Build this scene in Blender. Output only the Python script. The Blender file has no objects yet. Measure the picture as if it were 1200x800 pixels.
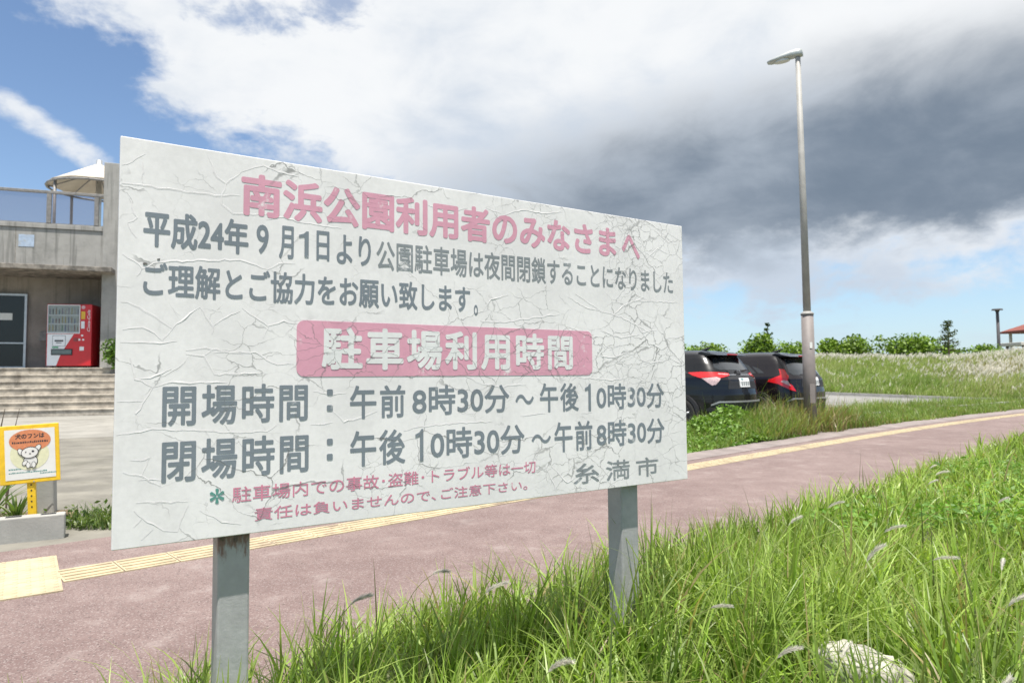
import bpy, bmesh, math, random
import numpy as np
from mathutils import Vector, Matrix, noise as mnoise

R = math.radians
scene = bpy.context.scene
COL = scene.collection

# ------------------------------------------------------------------ camera
EXPOSURE = 0.75
CAM_H = 1.1
cam = bpy.data.cameras.new('camera')
cam.sensor_width = 36.0
cam.lens = 24.0
cam.clip_start = 0.05
cam.clip_end = 3000.0
cam.dof.use_dof = True
cam.dof.focus_distance = 2.35
cam.dof.aperture_fstop = 6.3
camo = bpy.data.objects.new('camera', cam)
COL.objects.link(camo)
camo.matrix_world = (Matrix.Translation((0, 0, CAM_H)) @ Matrix.Rotation(R(90 + 3.15), 4, 'X')
                     @ Matrix.Rotation(-0.0095, 4, 'Z'))
scene.camera = camo

# ------------------------------------------------------------------ view
vs = scene.view_settings
vs.view_transform = 'Standard'
vs.look = 'None'
vs.gamma = 1.0
vs.exposure = EXPOSURE
vs.use_curve_mapping = False
scene.render.resolution_x = 1024
scene.render.resolution_y = 682
scene.cycles.max_bounces = 8
scene.cycles.transparent_max_bounces = 12

# ------------------------------------------------------------------ sun
SUN_DIR = Vector((0.02, -0.29, 1.0)).normalized()     # towards the sun: high, behind the viewer
sun = bpy.data.lights.new('sun', 'SUN')
sun.energy = 4.6
sun.angle = R(0.55)
sun.color = (1.0, 0.955, 0.89)
suno = bpy.data.objects.new('sun', sun)
COL.objects.link(suno)
suno.rotation_euler = (-SUN_DIR).to_track_quat('-Z', 'Y').to_euler()

# ------------------------------------------------------------------ sky
SKY = 0.095
world = bpy.data.worlds.new('World')
scene.world = world
world.use_nodes = True
wt = world.node_tree
for n in list(wt.nodes):
    wt.nodes.remove(n)

class NX:
    """small expression helper for math nodes"""
    def __init__(s, tree, sock): s.t = tree; s.s = sock
    def _b(s, op, o, rev=False):
        n = s.t.nodes.new('ShaderNodeMath'); n.operation = op
        a, b = (o, s) if rev else (s, o)
        for i, v in enumerate((a, b)):
            if isinstance(v, NX): s.t.links.new(v.s, n.inputs[i])
            else: n.inputs[i].default_value = v
        return NX(s.t, n.outputs[0])
    def __add__(s, o): return s._b('ADD', o)
    def __radd__(s, o): return s._b('ADD', o)
    def __sub__(s, o): return s._b('SUBTRACT', o)
    def __rsub__(s, o): return s._b('SUBTRACT', o, True)
    def __mul__(s, o): return s._b('MULTIPLY', o)
    def __rmul__(s, o): return s._b('MULTIPLY', o)
    def __truediv__(s, o): return s._b('DIVIDE', o)
    def mx(s, o): return s._b('MAXIMUM', o)
    def mn(s, o): return s._b('MINIMUM', o)
    def at2(s, o): return s._b('ARCTAN2', o)
    def pw(s, o): return s._b('POWER', o)
    def lt(s, o): return s._b('LESS_THAN', o)
    def u(s, op):
        n = s.t.nodes.new('ShaderNodeMath'); n.operation = op
        s.t.links.new(s.s, n.inputs[0]); return NX(s.t, n.outputs[0])
    def ss(s, lo, hi, a=0.0, b=1.0):
        n = s.t.nodes.new('ShaderNodeMapRange'); n.interpolation_type = 'SMOOTHSTEP'
        s.t.links.new(s.s, n.inputs['Value'])
        if hi < lo: lo, hi, a, b = hi, lo, b, a
        n.inputs['From Min'].default_value = lo; n.inputs['From Max'].default_value = hi
        n.inputs['To Min'].default_value = a; n.inputs['To Max'].default_value = b
        return NX(s.t, n.outputs['Result'])

def nx_vec(tree, x, y, z):
    n = tree.nodes.new('ShaderNodeCombineXYZ')
    for i, v in enumerate((x, y, z)):
        if isinstance(v, NX): tree.links.new(v.s, n.inputs[i])
        else: n.inputs[i].default_value = v
    return n.outputs[0]

def nx_noise(tree, vec, scale, detail=6, rough=0.55, dist=0.0, out='Fac'):
    n = tree.nodes.new('ShaderNodeTexNoise')
    if vec is not None: tree.links.new(vec, n.inputs['Vector'])
    n.inputs['Scale'].default_value = scale; n.inputs['Detail'].default_value = detail
    n.inputs['Roughness'].default_value = rough; n.inputs['Distortion'].default_value = dist
    return NX(tree, n.outputs[0 if out == 'Fac' else 1])

def nx_mix(tree, fac, a, b):
    n = tree.nodes.new('ShaderNodeMix'); n.data_type = 'RGBA'
    if isinstance(fac, NX): tree.links.new(fac.s, n.inputs[0])
    else: n.inputs[0].default_value = fac
    for i, v in ((6, a), (7, b)):
        if isinstance(v, (tuple, list)): n.inputs[i].default_value = (*v[:3], 1)
        else: tree.links.new(v, n.inputs[i])
    return n.outputs[2]

def build_sky():
    t = wt
    sky = t.nodes.new('ShaderNodeTexSky'); sky.sky_type = 'NISHITA'; sky.sun_disc = False
    sky.sun_elevation = math.asin(SUN_DIR.z)
    sky.sun_rotation = math.atan2(SUN_DIR.x, SUN_DIR.y)
    sky.air_density = 1.0; sky.dust_density = 0.4; sky.ozone_density = 3.0
    tc = t.nodes.new('ShaderNodeTexCoord')
    sep = t.nodes.new('ShaderNodeSeparateXYZ'); t.links.new(tc.outputs['Generated'], sep.inputs[0])
    x, y, z = (NX(t, sep.outputs[i]) for i in range(3))
    az = x.at2(y)
    el = z.mx(-1.0).mn(1.0).u('ARCSINE')
    # cloud noise in two spaces: direction space and a flattened cloud deck
    dirv = nx_vec(t, x, y, z * 1.8)
    k = z.mx(0.0) + 0.22
    deck = nx_vec(t, x / k, y / k, 0.3)
    n_big = nx_noise(t, dirv, 2.6, 3, 0.5)
    n_mid = nx_noise(t, dirv, 6.5, 9, 0.58, 0.25)
    n_deck = nx_noise(t, deck, 1.5, 8, 0.55, 0.3)
    n_fine = nx_noise(t, dirv, 17.0, 7, 0.6, 0.2)
    # lower edge of the cloud deck
    line = 0.335 - 0.300 * (az + 0.653)
    low = 0.105 + (az - 0.47) * (az - 0.47) * 0.30
    thr = line.mx(low).mn(0.55)
    h = el - thr
    cover = (h + (n_mid - 0.5) * 0.24 + (n_fine - 0.5) * 0.16).ss(-0.03, 0.045)
    # small blue holes high up on the left
    def ell(a0, e0, ra, re, ang=0.0):
        ca, sa = math.cos(ang), math.sin(ang)
        da = az - a0; de = el - e0
        p = (da * ca + de * sa) / ra; q = (de * ca - da * sa) / re
        return p * p + q * q
    hole = (ell(-0.38, 0.475, 0.09, 0.03) + (n_mid - 0.5) * 4 + (n_fine - 0.5) * 5).ss(1.0, -0.4) * 0.7
    hole2 = (ell(-0.25, 0.505, 0.06, 0.03) + (n_mid - 0.5) * 4 + (n_fine - 0.5) * 5).ss(1.0, -0.4) * 0.7
    cover = cover * (1.0 - hole) * (1.0 - hole2)
    streak = (ell(-0.605, 0.300, 0.085, 0.016, -0.50) + (n_mid - 0.5) * 3.0 + (n_fine - 0.5) * 4.5).ss(1.6, -0.4) * 0.9
    cover = cover.mx(streak)
    # faint low clouds near the horizon
    lowc = (n_deck + (n_mid - 0.5) * 0.5).ss(0.50, 0.72) * el.ss(0.0, 0.03) * h.ss(0.0, -0.05) * az.ss(0.0, 0.2) * 0.35
    cover = cover.mx(lowc)
    # dark belly of the big cloud
    e = ell(0.50, 0.245, 0.56, 0.155)
    dark = (e + (n_mid - 0.5) * 1.1 + (n_big - 0.5) * 0.9 + (n_fine - 0.5) * 0.2).ss(1.75, -0.05)
    rim = (h + (n_mid - 0.5) * 0.15 + (n_fine - 0.5) * 0.08 - az.ss(0.22, 0.42) * 0.025).ss(0.015, 0.075)
    dark = dark * rim
    # soft bluish modelling in the white part
    soft = (n_mid * 0.6 + n_big * 0.6 + el.ss(0.42, 0.22) * 0.22).ss(0.55, 0.92)
    g = 1.0 / (SKY * 2.0 ** EXPOSURE)
    def c(r_, g_, b_): return (r_ * g, g_ * g, b_ * g)
    white = nx_mix(t, soft, c(0.93, 0.95, 0.97), c(0.60, 0.68, 0.79))
    grey = nx_mix(t, (n_mid * 0.42 + n_big * 0.75).ss(0.44, 0.76), c(0.195, 0.250, 0.325), c(0.42, 0.48, 0.56))
    cloud = nx_mix(t, dark, white, grey)
    hz = el.ss(0.16, 0.0) * 0.5
    skyc = nx_mix(t, hz, sky.outputs[0], c(0.40, 0.62, 0.88))
    allc = nx_mix(t, cover, skyc, cloud)
    bg = t.nodes.new('ShaderNodeBackground'); bg.inputs['Strength'].default_value = SKY
    t.links.new(allc, bg.inputs['Color'])
    out = t.nodes.new('ShaderNodeOutputWorld'); t.links.new(bg.outputs[0], out.inputs[0])
build_sky()

# ------------------------------------------------------------------ helpers
def tag(o, label=None, cat=None, group=None, kind=None):
    if label: o['label'] = label
    if cat: o['category'] = cat
    if group: o['group'] = group
    if kind: o['kind'] = kind
    return o

def empty(name, loc=(0, 0, 0), rz=0.0):
    o = bpy.data.objects.new(name, None); COL.objects.link(o)
    o.location = loc; o.rotation_euler = (0, 0, rz); o.empty_display_size = 0.2
    return o

def dup(root):
    def rec(o, par):
        c = o.copy(); COL.objects.link(c)
        if par is not None: c.parent = par
        for ch in o.children: rec(ch, c)
        return c
    return rec(root, None)

class MB:
    def __init__(s): s.v = []; s.f = []
    def add(s, vs_, fs_):
        b = len(s.v); s.v += [tuple(map(float, p)) for p in vs_]; s.f += [tuple(i + b for i in f) for f in fs_]; return s
    def box(s, x0, y0, z0, x1, y1, z1):
        v = [(x0, y0, z0), (x1, y0, z0), (x1, y1, z0), (x0, y1, z0), (x0, y0, z1), (x1, y0, z1), (x1, y1, z1), (x0, y1, z1)]
        return s.add(v, [(0, 3, 2, 1), (4, 5, 6, 7), (0, 1, 5, 4), (1, 2, 6, 5), (2, 3, 7, 6), (3, 0, 4, 7)])
    def tube(s, pts, radii, n=12, caps=True):
        pts = [Vector(p) for p in pts]
        if not hasattr(radii, '__len__'): radii = [radii] * len(pts)
        vs_, fs_ = [], []
        up = Vector((0.13, 0.31, 0.94))
        for i, p in enumerate(pts):
            d = (pts[min(i + 1, len(pts) - 1)] - pts[max(i - 1, 0)]).normalized()
            a = d.cross(up)
            if a.length < 1e-3: a = d.cross(Vector((1, 0, 0)))
            a.normalize(); b = d.cross(a)
            for k in range(n):
                t = 2 * math.pi * k / n
                vs_.append(p + (a * math.cos(t) + b * math.sin(t)) * radii[i])
        for i in range(len(pts) - 1):
            for k in range(n):
                k2 = (k + 1) % n
                fs_.append((i * n + k, i * n + k2, (i + 1) * n + k2, (i + 1) * n + k))
        if caps:
            fs_.append(tuple(range(n))[::-1]); fs_.append(tuple((len(pts) - 1) * n + k for k in range(n)))
        return s.add(vs_, fs_)
    def prism(s, poly, y0, y1):
        """polygon in the xz plane, extruded along y"""
        n = len(poly)
        v = [(x, y0, z) for x, z in poly] + [(x, y1, z) for x, z in poly]
        f = [tuple(range(n)), tuple(range(2 * n - 1, n - 1, -1))]
        f += [(i, i + n, (i + 1) % n + n, (i + 1) % n) for i in range(n)]
        return s.add(v, f)
    def build(s, name, m, parent=None, smooth=False, bevel=0.0):
        me = bpy.data.meshes.new(name); me.from_pydata(s.v, [], s.f); me.update()
        bm = bmesh.new(); bm.from_mesh(me); bmesh.ops.recalc_face_normals(bm, faces=bm.faces); bm.to_mesh(me); bm.free()
        return link(name, me, m, parent, smooth, bevel)

def link(name, me, m, parent=None, smooth=False, bevel=0.0):
    if m is not None: me.materials.append(m)
    if smooth:
        me.polygons.foreach_set('use_smooth', [True] * len(me.polygons))
    o = bpy.data.objects.new(name, me); COL.objects.link(o)
    if parent is not None: o.parent = parent
    if bevel > 0:
        b = o.modifiers.new('bevel', 'BEVEL'); b.width = bevel; b.segments = 2; b.limit_method = 'ANGLE'; b.angle_limit = R(35)
    return o

def np_mesh(name, verts, quads, m, cols=None, parent=None, smooth=True, tris=None):
    me = bpy.data.meshes.new(name)
    verts = np.asarray(verts, np.float32); quads = np.asarray(quads, np.int32).reshape(-1, 4)
    nq = len(quads); tri = np.zeros((0, 3), np.int32) if tris is None else np.asarray(tris, np.int32)
    nt = len(tri)
    me.vertices.add(len(verts)); me.vertices.foreach_set('co', verts.ravel())
    me.loops.add(nq * 4 + nt * 3)
    me.loops.foreach_set('vertex_index', np.concatenate([quads.ravel(), tri.ravel()]))
    me.polygons.add(nq + nt)
    st = np.concatenate([np.arange(nq) * 4, nq * 4 + np.arange(nt) * 3]).astype(np.int32)
    me.polygons.foreach_set('loop_start', st)
    me.update(calc_edges=True)
    if cols is not None:
        a = me.color_attributes.new('tint', 'FLOAT_COLOR', 'POINT')
        c4 = np.ones((len(verts), 4), np.float32); c4[:, :3] = cols
        a.data.foreach_set('color', c4.ravel())
    return link(name, me, m, parent, smooth)

# ------------------------------------------------------------------ materials
def new_mat(name):
    m = bpy.data.materials.new(name); m.use_nodes = True
    t = m.node_tree
    for n in list(t.nodes): t.nodes.remove(n)
    out = t.nodes.new('ShaderNodeOutputMaterial')
    p = t.nodes.new('ShaderNodeBsdfPrincipled'); t.links.new(p.outputs[0], out.inputs[0])
    return m, t, p, out

def setc(sock, v): sock.default_value = (*v, 1)

def pmat(name, base, rough=0.6, var=0.12, scale=8.0, bump=0.0, bscale=None, metal=0.0, coat=0.0, dirt=None, dirt_amt=0.0, dirt_scale=1.5, spec=0.5, streak=0.0):
    m, t, p, out = new_mat(name)
    tc = t.nodes.new('ShaderNodeTexCoord'); v = tc.outputs['Object']
    n = nx_noise(t, v, scale, 7, 0.6)
    lo = tuple(max(0, c * (1 - var)) for c in base); hi = tuple(min(1, c * (1 + var)) for c in base)
    c = nx_mix(t, n.ss(0.3, 0.7), lo, hi)
    if dirt is not None:
        d = nx_noise(t, v, dirt_scale, 9, 0.68, 0.4)
        c = nx_mix(t, d.ss(0.5, 0.72) * dirt_amt, c, dirt)
        if streak:      # rain runs down the face
            sep = t.nodes.new('ShaderNodeSeparateXYZ'); t.links.new(v, sep.inputs[0])
            X, Y, Z = (NX(t, sep.outputs[i]) for i in range(3))
            s_ = nx_noise(t, nx_vec(t, X * 7.0, Y * 7.0, Z * 0.35), 1.0, 6, 0.65)
            c = nx_mix(t, s_.ss(0.50, 0.66) * streak, c, tuple(k * 0.75 for k in dirt))
    t.links.new(c, p.inputs['Base Color'])
    rn = n * 0.2 + (rough - 0.1)
    t.links.new(rn.s, p.inputs['Roughness'])
    p.inputs['Metallic'].default_value = metal
    p.inputs['Coat Weight'].default_value = coat
    p.inputs['Coat Roughness'].default_value = 0.03
    p.inputs['Specular IOR Level'].default_value = spec
    if bump > 0:
        b = t.nodes.new('ShaderNodeBump'); b.inputs['Strength'].default_value = bump; b.inputs['Distance'].default_value = 0.01
        t.links.new(nx_noise(t, v, bscale or scale * 4, 8, 0.65).s, b.inputs['Height'])
        t.links.new(b.outputs[0], p.inputs['Normal'])
    return m

def leaf_mat(name, trans=0.35, rough=0.55, spec=0.3, tmul=(1.15, 1.25, 0.6)):
    m, t, p, out = new_mat(name)
    a = t.nodes.new('ShaderNodeAttribute'); a.attribute_name = 'tint'
    t.links.new(a.outputs['Color'], p.inputs['Base Color'])
    p.inputs['Roughness'].default_value = rough
    p.inputs['Specular IOR Level'].default_value = spec
    tr = t.nodes.new('ShaderNodeBsdfTranslucent')
    mul = t.nodes.new('ShaderNodeMix'); mul.data_type = 'RGBA'; mul.blend_type = 'MULTIPLY'; mul.inputs[0].default_value = 1
    t.links.new(a.outputs['Color'], mul.inputs[6]); mul.inputs[7].default_value = (*tmul, 1)
    t.links.new(mul.outputs[2], tr.inputs['Color'])
    mx = t.nodes.new('ShaderNodeMixShader'); mx.inputs[0].default_value = trans
    t.links.new(p.outputs[0], mx.inputs[1]); t.links.new(tr.outputs[0], mx.inputs[2])
    t.links.new(mx.outputs[0], out.inputs[0])
    return m

def glass_mat(name, tint, mixf=0.75, rough=0.02):
    """thin tinted pane: mostly see-through with mirror-like reflections"""
    m, t, p, out = new_mat(name)
    setc(p.inputs['Base Color'], tuple(c * 0.2 for c in tint)); p.inputs['Roughness'].default_value = rough
    p.inputs['Specular IOR Level'].default_value = 0.6
    tr = t.nodes.new('ShaderNodeBsdfTransparent'); setc(tr.inputs['Color'], tint)
    mx = t.nodes.new('ShaderNodeMixShader'); mx.inputs[0].default_value = mixf
    t.links.new(p.outputs[0], mx.inputs[1]); t.links.new(tr.outputs[0], mx.inputs[2])
    t.links.new(mx.outputs[0], out.inputs[0])
    return m

def paint_nodes(t, p, base, worn, worn_lo, worn_hi, crack_amt=1.0, rough=0.5, bump=0.12):
    """old peeling paint: hairline crack net, chalky mottling, worn spots; used by the board and its lettering"""
    tc = t.nodes.new('ShaderNodeTexCoord'); v = tc.outputs['Object']
    sep = t.nodes.new('ShaderNodeSeparateXYZ'); t.links.new(v, sep.inputs[0])
    X, Y, Z = (NX(t, sep.outputs[i]) for i in range(3))
    w1 = nx_noise(t, v, 5.0, 5, 0.6, out='Color')
    sw = t.nodes.new('ShaderNodeSeparateXYZ'); t.links.new(w1.s, sw.inputs[0])
    dx = (NX(t, sw.outputs[0]) - 0.5) * 0.16; dz = (NX(t, sw.outputs[1]) - 0.5) * 0.16
    pv = nx_vec(t, X * 0.9 + dx, 0.0, Z * 1.25 + dz)
    def vor(scale):
        n = t.nodes.new('ShaderNodeTexVoronoi'); n.feature = 'DISTANCE_TO_EDGE'; n.voronoi_dimensions = '3D'
        n.inputs['Scale'].default_value = scale; t.links.new(pv, n.inputs['Vector']); return NX(t, n.outputs['Distance'])
    d1 = vor(5.2) / 5.2; d2 = vor(13.0) / 13.0; d3 = vor(26.0) / 26.0
    pres1 = nx_noise(t, v, 3.1, 3, 0.6).ss(0.49, 0.62)
    pres2 = (nx_noise(t, v, 2.2, 4, 0.6) + X * 0.06).ss(0.54, 0.66)
    pres3 = (nx_noise(t, v, 3.3, 4, 0.6) + X * 0.05).ss(0.60, 0.70)
    l1 = d1.ss(0.0026, 0.0002) * pres1
    l2 = d2.ss(0.0018, 0.0001) * pres2 * 0.8
    l3 = d3.ss(0.0014, 0.0001) * pres3 * 0.7
    line = l1.mx(l2).mx(l3) * crack_amt
    mott = nx_noise(t, v, 3.0, 8, 0.65)
    fine = nx_noise(t, v, 60.0, 6, 0.6)
    lo = tuple(c * 0.90 for c in base); hi = tuple(min(0.9, c * 1.06) for c in base)
    c = nx_mix(t, (mott * 0.7 + fine * 0.3).ss(0.36, 0.64), lo, hi)
    wear = (nx_noise(t, v, 22.0, 9, 0.7) * 0.6 + nx_noise(t, v, 5.0, 5, 0.6) * 0.4).ss(worn_lo, worn_hi)
    c = nx_mix(t, wear, c, worn)
    c = nx_mix(t, line * 0.75, c, (0.15, 0.15, 0.145))
    t.links.new(c, p.inputs['Base Color'])
    p.inputs['Roughness'].default_value = rough
    p.inputs['Specular IOR Level'].default_value = 0.35
    # paint curls up a little on either side of each crack
    hgt = d1.ss(0.006, 0.0) * pres1 * 0.55 + d2.ss(0.004, 0.0) * pres2 * 0.3 - line * 0.9 + fine * 0.06 + nx_noise(t, v, 9.0, 3, 0.5) * 0.10
    b = t.nodes.new('ShaderNodeBump'); b.inputs['Strength'].default_value = bump; b.inputs['Distance'].default_value = 0.004
    t.links.new(hgt.s, b.inputs['Height']); t.links.new(b.outputs[0], p.inputs['Normal'])

BOARD_C = (0.741, 0.719, 0.712)
def paint_mat(name, base, worn_lo=0.63, worn_hi=0.72, worn=BOARD_C):
    m, t, p, out = new_mat(name); paint_nodes(t, p, base, worn, worn_lo, worn_hi); return m
M_BOARD = paint_mat('old_white_paint', BOARD_C, 0.60, 0.75, (0.60, 0.605, 0.585))
M_PINK = paint_mat('faded_pink_paint', (0.64, 0.32, 0.405), 0.56, 0.66)
M_GREY = paint_mat('faded_grey_paint', (0.185, 0.213, 0.24), 0.57, 0.70)
M_LGREY = paint_mat('paler_grey_paint', (0.235, 0.255, 0.268), 0.55, 0.67)
M_GREEN = paint_mat('green_mark_paint', (0.10, 0.27, 0.23), 0.58, 0.70)
M_RED = paint_mat('small_red_paint', (0.60, 0.22, 0.31), 0.575, 0.70)
M_WTXT = paint_mat('white_letter_paint', (0.70, 0.70, 0.69), 0.62, 0.72, (0.62, 0.30, 0.38))
M_FLAKE = pmat('curled_paint', (0.70, 0.672, 0.670), 0.6, 0.08, 40)
M_POST = pmat('galvanised_green_grey_paint', (0.345, 0.342, 0.34), 0.5, 0.10, 14, 0.15, 60, dirt=(0.23, 0.25, 0.24), dirt_amt=0.6, dirt_scale=7)
def rusty_post(z0):
    """post paint with rust bleeding down from the bolt hidden behind the panel"""
    m = M_POST.copy(); m.name = 'rust_stained_post_paint'
    t = m.node_tree; p = next(n for n in t.nodes if n.type == 'BSDF_PRINCIPLED')
    src = p.inputs['Base Color'].links[0].from_socket
    tc = t.nodes.new('ShaderNodeTexCoord'); sep = t.nodes.new('ShaderNodeSeparateXYZ'); t.links.new(tc.outputs['Object'], sep.inputs[0])
    X, Y, Z = (NX(t, sep.outputs[i]) for i in range(3))
    n = nx_noise(t, nx_vec(t, X * 60.0, Y * 60.0, Z * 16.0), 1.0, 7, 0.65)
    n2 = nx_noise(t, nx_vec(t, X * 40.0, Y * 40.0, Z * 25.0), 1.0, 7, 0.65)
    c = nx_mix(t, ((Z - z0) * 9.0 + (n - 0.5) * 2.6).ss(0.0, 0.55) * 0.85, src, (0.17, 0.075, 0.05))
    c = nx_mix(t, ((Z - z0 - 0.035) * 14.0 + (n2 - 0.5) * 2.2).ss(0.1, 0.5) * 0.85, c, (0.055, 0.042, 0.038))
    t.links.new(c, p.inputs['Base Color'])
    return m
M_POST_R = rusty_post(0.635); M_POST_S = rusty_post(0.690)
M_RUST = pmat('rust', (0.13, 0.062, 0.045), 0.85, 0.45, 40, 0.6, 120)

M_PATH = None
def path_material():
    m, t, p, out = new_mat('reddish_path_paving')
    tc = t.nodes.new('ShaderNodeTexCoord'); v = tc.outputs['Object']
    big = nx_noise(t, v, 0.55, 6, 0.6); mid = nx_noise(t, v, 3.5, 8, 0.65); gr = nx_noise(t, v, 75.0, 4, 0.7)
    vo = t.nodes.new('ShaderNodeTexVoronoi'); vo.inputs['Scale'].default_value = 165.0; t.links.new(v, vo.inputs['Vector'])
    sp = t.nodes.new('ShaderNodeSeparateColor'); t.links.new(vo.outputs['Color'], sp.inputs[0])
    rnd = NX(t, sp.outputs[0]); rnd2 = NX(t, sp.outputs[1])
    c = nx_mix(t, (big * 0.6 + mid * 0.5).ss(0.38, 0.72), (0.140, 0.094, 0.087), (0.210, 0.154, 0.142))
    c = nx_mix(t, rnd.ss(0.15, 0.0), c, (0.075, 0.055, 0.052))
    c = nx_mix(t, rnd2.ss(0.75, 0.97) * 0.60, c, (0.30, 0.255, 0.24))
    c = nx_mix(t, mid.ss(0.54, 0.75) * 0.55, c, (0.27, 0.23, 0.215))
    st = nx_noise(t, v, 1.3, 9, 0.7, 0.6)
    c = nx_mix(t, st.ss(0.58, 0.70) * 0.45, c, (0.085, 0.066, 0.062))
    c = nx_mix(t, nx_noise(t, v, 0.9, 9, 0.72, 0.5).ss(0.60, 0.74) * 0.5, c, (0.31, 0.27, 0.25))
    t.links.new(c, p.inputs['Base Color']); p.inputs['Roughness'].default_value = 0.88
    b = t.nodes.new('ShaderNodeBump'); b.inputs['Strength'].default_value = 0.5; b.inputs['Distance'].default_value = 0.004
    t.links.new((gr + rnd * 0.5).s, b.inputs['Height']); t.links.new(b.outputs[0], p.inputs['Normal'])
    return m
M_PATH = path_material()
M_SOIL = pmat('soil_under_grass', (0.105, 0.115, 0.06), 0.95, 0.4, 3.0, 0.5, 30)
M_ASPH = pmat('pale_worn_asphalt', (0.20, 0.195, 0.185), 0.9, 0.18, 1.2, 0.4, 90, dirt=(0.30, 0.28, 0.25), dirt_amt=0.5, dirt_scale=0.5)
M_CONC = pmat('forecourt_concrete', (0.175, 0.165, 0.140), 0.9, 0.25, 2.2, 0.35, 60, dirt=(0.095, 0.092, 0.068), dirt_amt=0.75, dirt_scale=1.1)
M_CONC2 = pmat('pale_concrete', (0.34, 0.335, 0.31), 0.85, 0.12, 4.0, 0.25, 50, dirt=(0.20, 0.19, 0.165), dirt_amt=0.6, dirt_scale=2.0)
M_KERB = pmat('kerb_concrete', (0.30, 0.29, 0.27), 0.9, 0.15, 5.0, 0.3, 70, dirt=(0.14, 0.13, 0.11), dirt_amt=0.6, dirt_scale=4)
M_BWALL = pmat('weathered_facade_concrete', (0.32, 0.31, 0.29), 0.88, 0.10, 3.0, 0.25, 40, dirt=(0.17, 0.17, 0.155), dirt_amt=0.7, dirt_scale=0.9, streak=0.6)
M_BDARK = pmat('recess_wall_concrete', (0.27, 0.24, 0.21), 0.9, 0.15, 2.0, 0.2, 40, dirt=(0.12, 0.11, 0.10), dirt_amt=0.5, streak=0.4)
M_STAIN = pmat('blackened_slab_edge', (0.20, 0.18, 0.155), 0.9, 0.45, 6.0, 0.3, 40, dirt=(0.05, 0.05, 0.045), dirt_amt=0.9, dirt_scale=2.4)
M_STEP = pmat('stained_step_stone', (0.40, 0.36, 0.30), 0.9, 0.3, 5.0, 0.4, 40, dirt=(0.14, 0.12, 0.095), dirt_amt=0.85, dirt_scale=3.0)
M_TACT = pmat('yellow_tactile_tile', (0.43, 0.36, 0.235), 0.8, 0.14, 6.0, 0.25, 90, dirt=(0.24, 0.18, 0.14), dirt_amt=0.85, dirt_scale=2.6)
M_RAIL = pmat('weathered_railing_metal', (0.22, 0.21, 0.20), 0.6, 0.2, 12, metal=0.2)
M_MEMB = pmat('cream_membrane', (0.50, 0.44, 0.355), 0.7, 0.08, 3, dirt=(0.42, 0.34, 0.25), dirt_amt=0.5, dirt_scale=2)
M_STEEL = pmat('brushed_steel_frame', (0.5, 0.51, 0.52), 0.4, 0.1, 10, metal=0.7)
M_YEL = pmat('yellow_sign_paint', (0.78, 0.50, 0.02), 0.5, 0.10, 20, 0.1, 60, dirt=(0.5, 0.33, 0.05), dirt_amt=0.5, dirt_scale=9)
M_PAPER = pmat('white_poster', (0.70, 0.70, 0.66), 0.6, 0.04, 12)
M_CREAM = pmat('pale_yellow_print', (0.66, 0.66, 0.44), 0.6, 0.06, 30)
M_ORANGE = pmat('faded_orange_print', (0.60, 0.22, 0.10), 0.6, 0.10, 40)
M_INK = pmat('black_ink', (0.03, 0.03, 0.035), 0.6, 0.2, 40)
M_TEAL = pmat('teal_ink', (0.05, 0.22, 0.20), 0.6, 0.2, 40)
M_VRED = pmat('vending_red', (0.52, 0.012, 0.018), 0.35, 0.06, 6, coat=0.3)
M_VWHITE = pmat('vending_white', (0.72, 0.74, 0.76), 0.4, 0.04, 6)
M_BLACK = pmat('black_plastic', (0.018, 0.018, 0.020), 0.55, 0.2, 20)
M_RUBBER = pmat('tyre_rubber', (0.022, 0.021, 0.020), 0.85, 0.2, 20)
M_CARBLK = pmat('black_car_paint', (0.004, 0.0045, 0.006), 0.25, 0.1, 3, coat=0.55, spec=0.25)
M_CARPLUM = pmat('dark_plum_car_paint', (0.007, 0.005, 0.007), 0.26, 0.1, 3, coat=0.55, spec=0.25)
M_CGLASS = pmat('dark_car_glass', (0.012, 0.016, 0.020), 0.11, 0.1, 3, coat=1.0)
M_TAIL = pmat('red_lamp_lens', (0.55, 0.008, 0.012), 0.2, 0.05, 3, coat=0.8)
M_CLEAR = pmat('clear_lamp_lens', (0.50, 0.36, 0.36), 0.2, 0.35, 60, coat=0.6)
M_CHROME = pmat('chrome_trim', (0.62, 0.63, 0.65), 0.22, 0.05, 10, metal=1.0)
M_SILV = pmat('silver_bumper_trim', (0.42, 0.42, 0.43), 0.4, 0.05, 10, metal=0.6)
M_PLATE = pmat('white_number_plate', (0.72, 0.72, 0.72), 0.5, 0.04, 20)
M_POLE = pmat('brown_grey_pole_paint', (0.205, 0.18, 0.17), 0.62, 0.10, 6, 0.05, 40, metal=0.0, dirt=(0.20, 0.17, 0.15), dirt_amt=0.5, dirt_scale=3)
M_POLE2 = pmat('upper_pole_paint', (0.33, 0.32, 0.30), 0.6, 0.10, 6, metal=0.0)
M_LHEAD = pmat('grey_lamp_housing', (0.46, 0.48, 0.47), 0.4, 0.05, 6, metal=0.3)
M_LENS = pmat('lamp_glass', (0.55, 0.57, 0.55), 0.25, 0.05, 20, coat=0.5)
M_ROCK = pmat('bleached_limestone', (0.44, 0.42, 0.37), 0.9, 0.25, 14, 0.9, 35, dirt=(0.30, 0.27, 0.21), dirt_amt=0.6, dirt_scale=8)
M_BARK = pmat('bark', (0.11, 0.085, 0.06), 0.9, 0.3, 20, 0.6, 60)
M_ROOF = pmat('red_brown_roof', (0.20, 0.06, 0.045), 0.8, 0.15, 8)
M_PGREY = pmat('pale_shelter_roof', (0.50, 0.47, 0.42), 0.7, 0.1, 6)
M_TIMBER = pmat('dark_shelter_timber', (0.075, 0.07, 0.075), 0.8, 0.2, 10)
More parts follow.
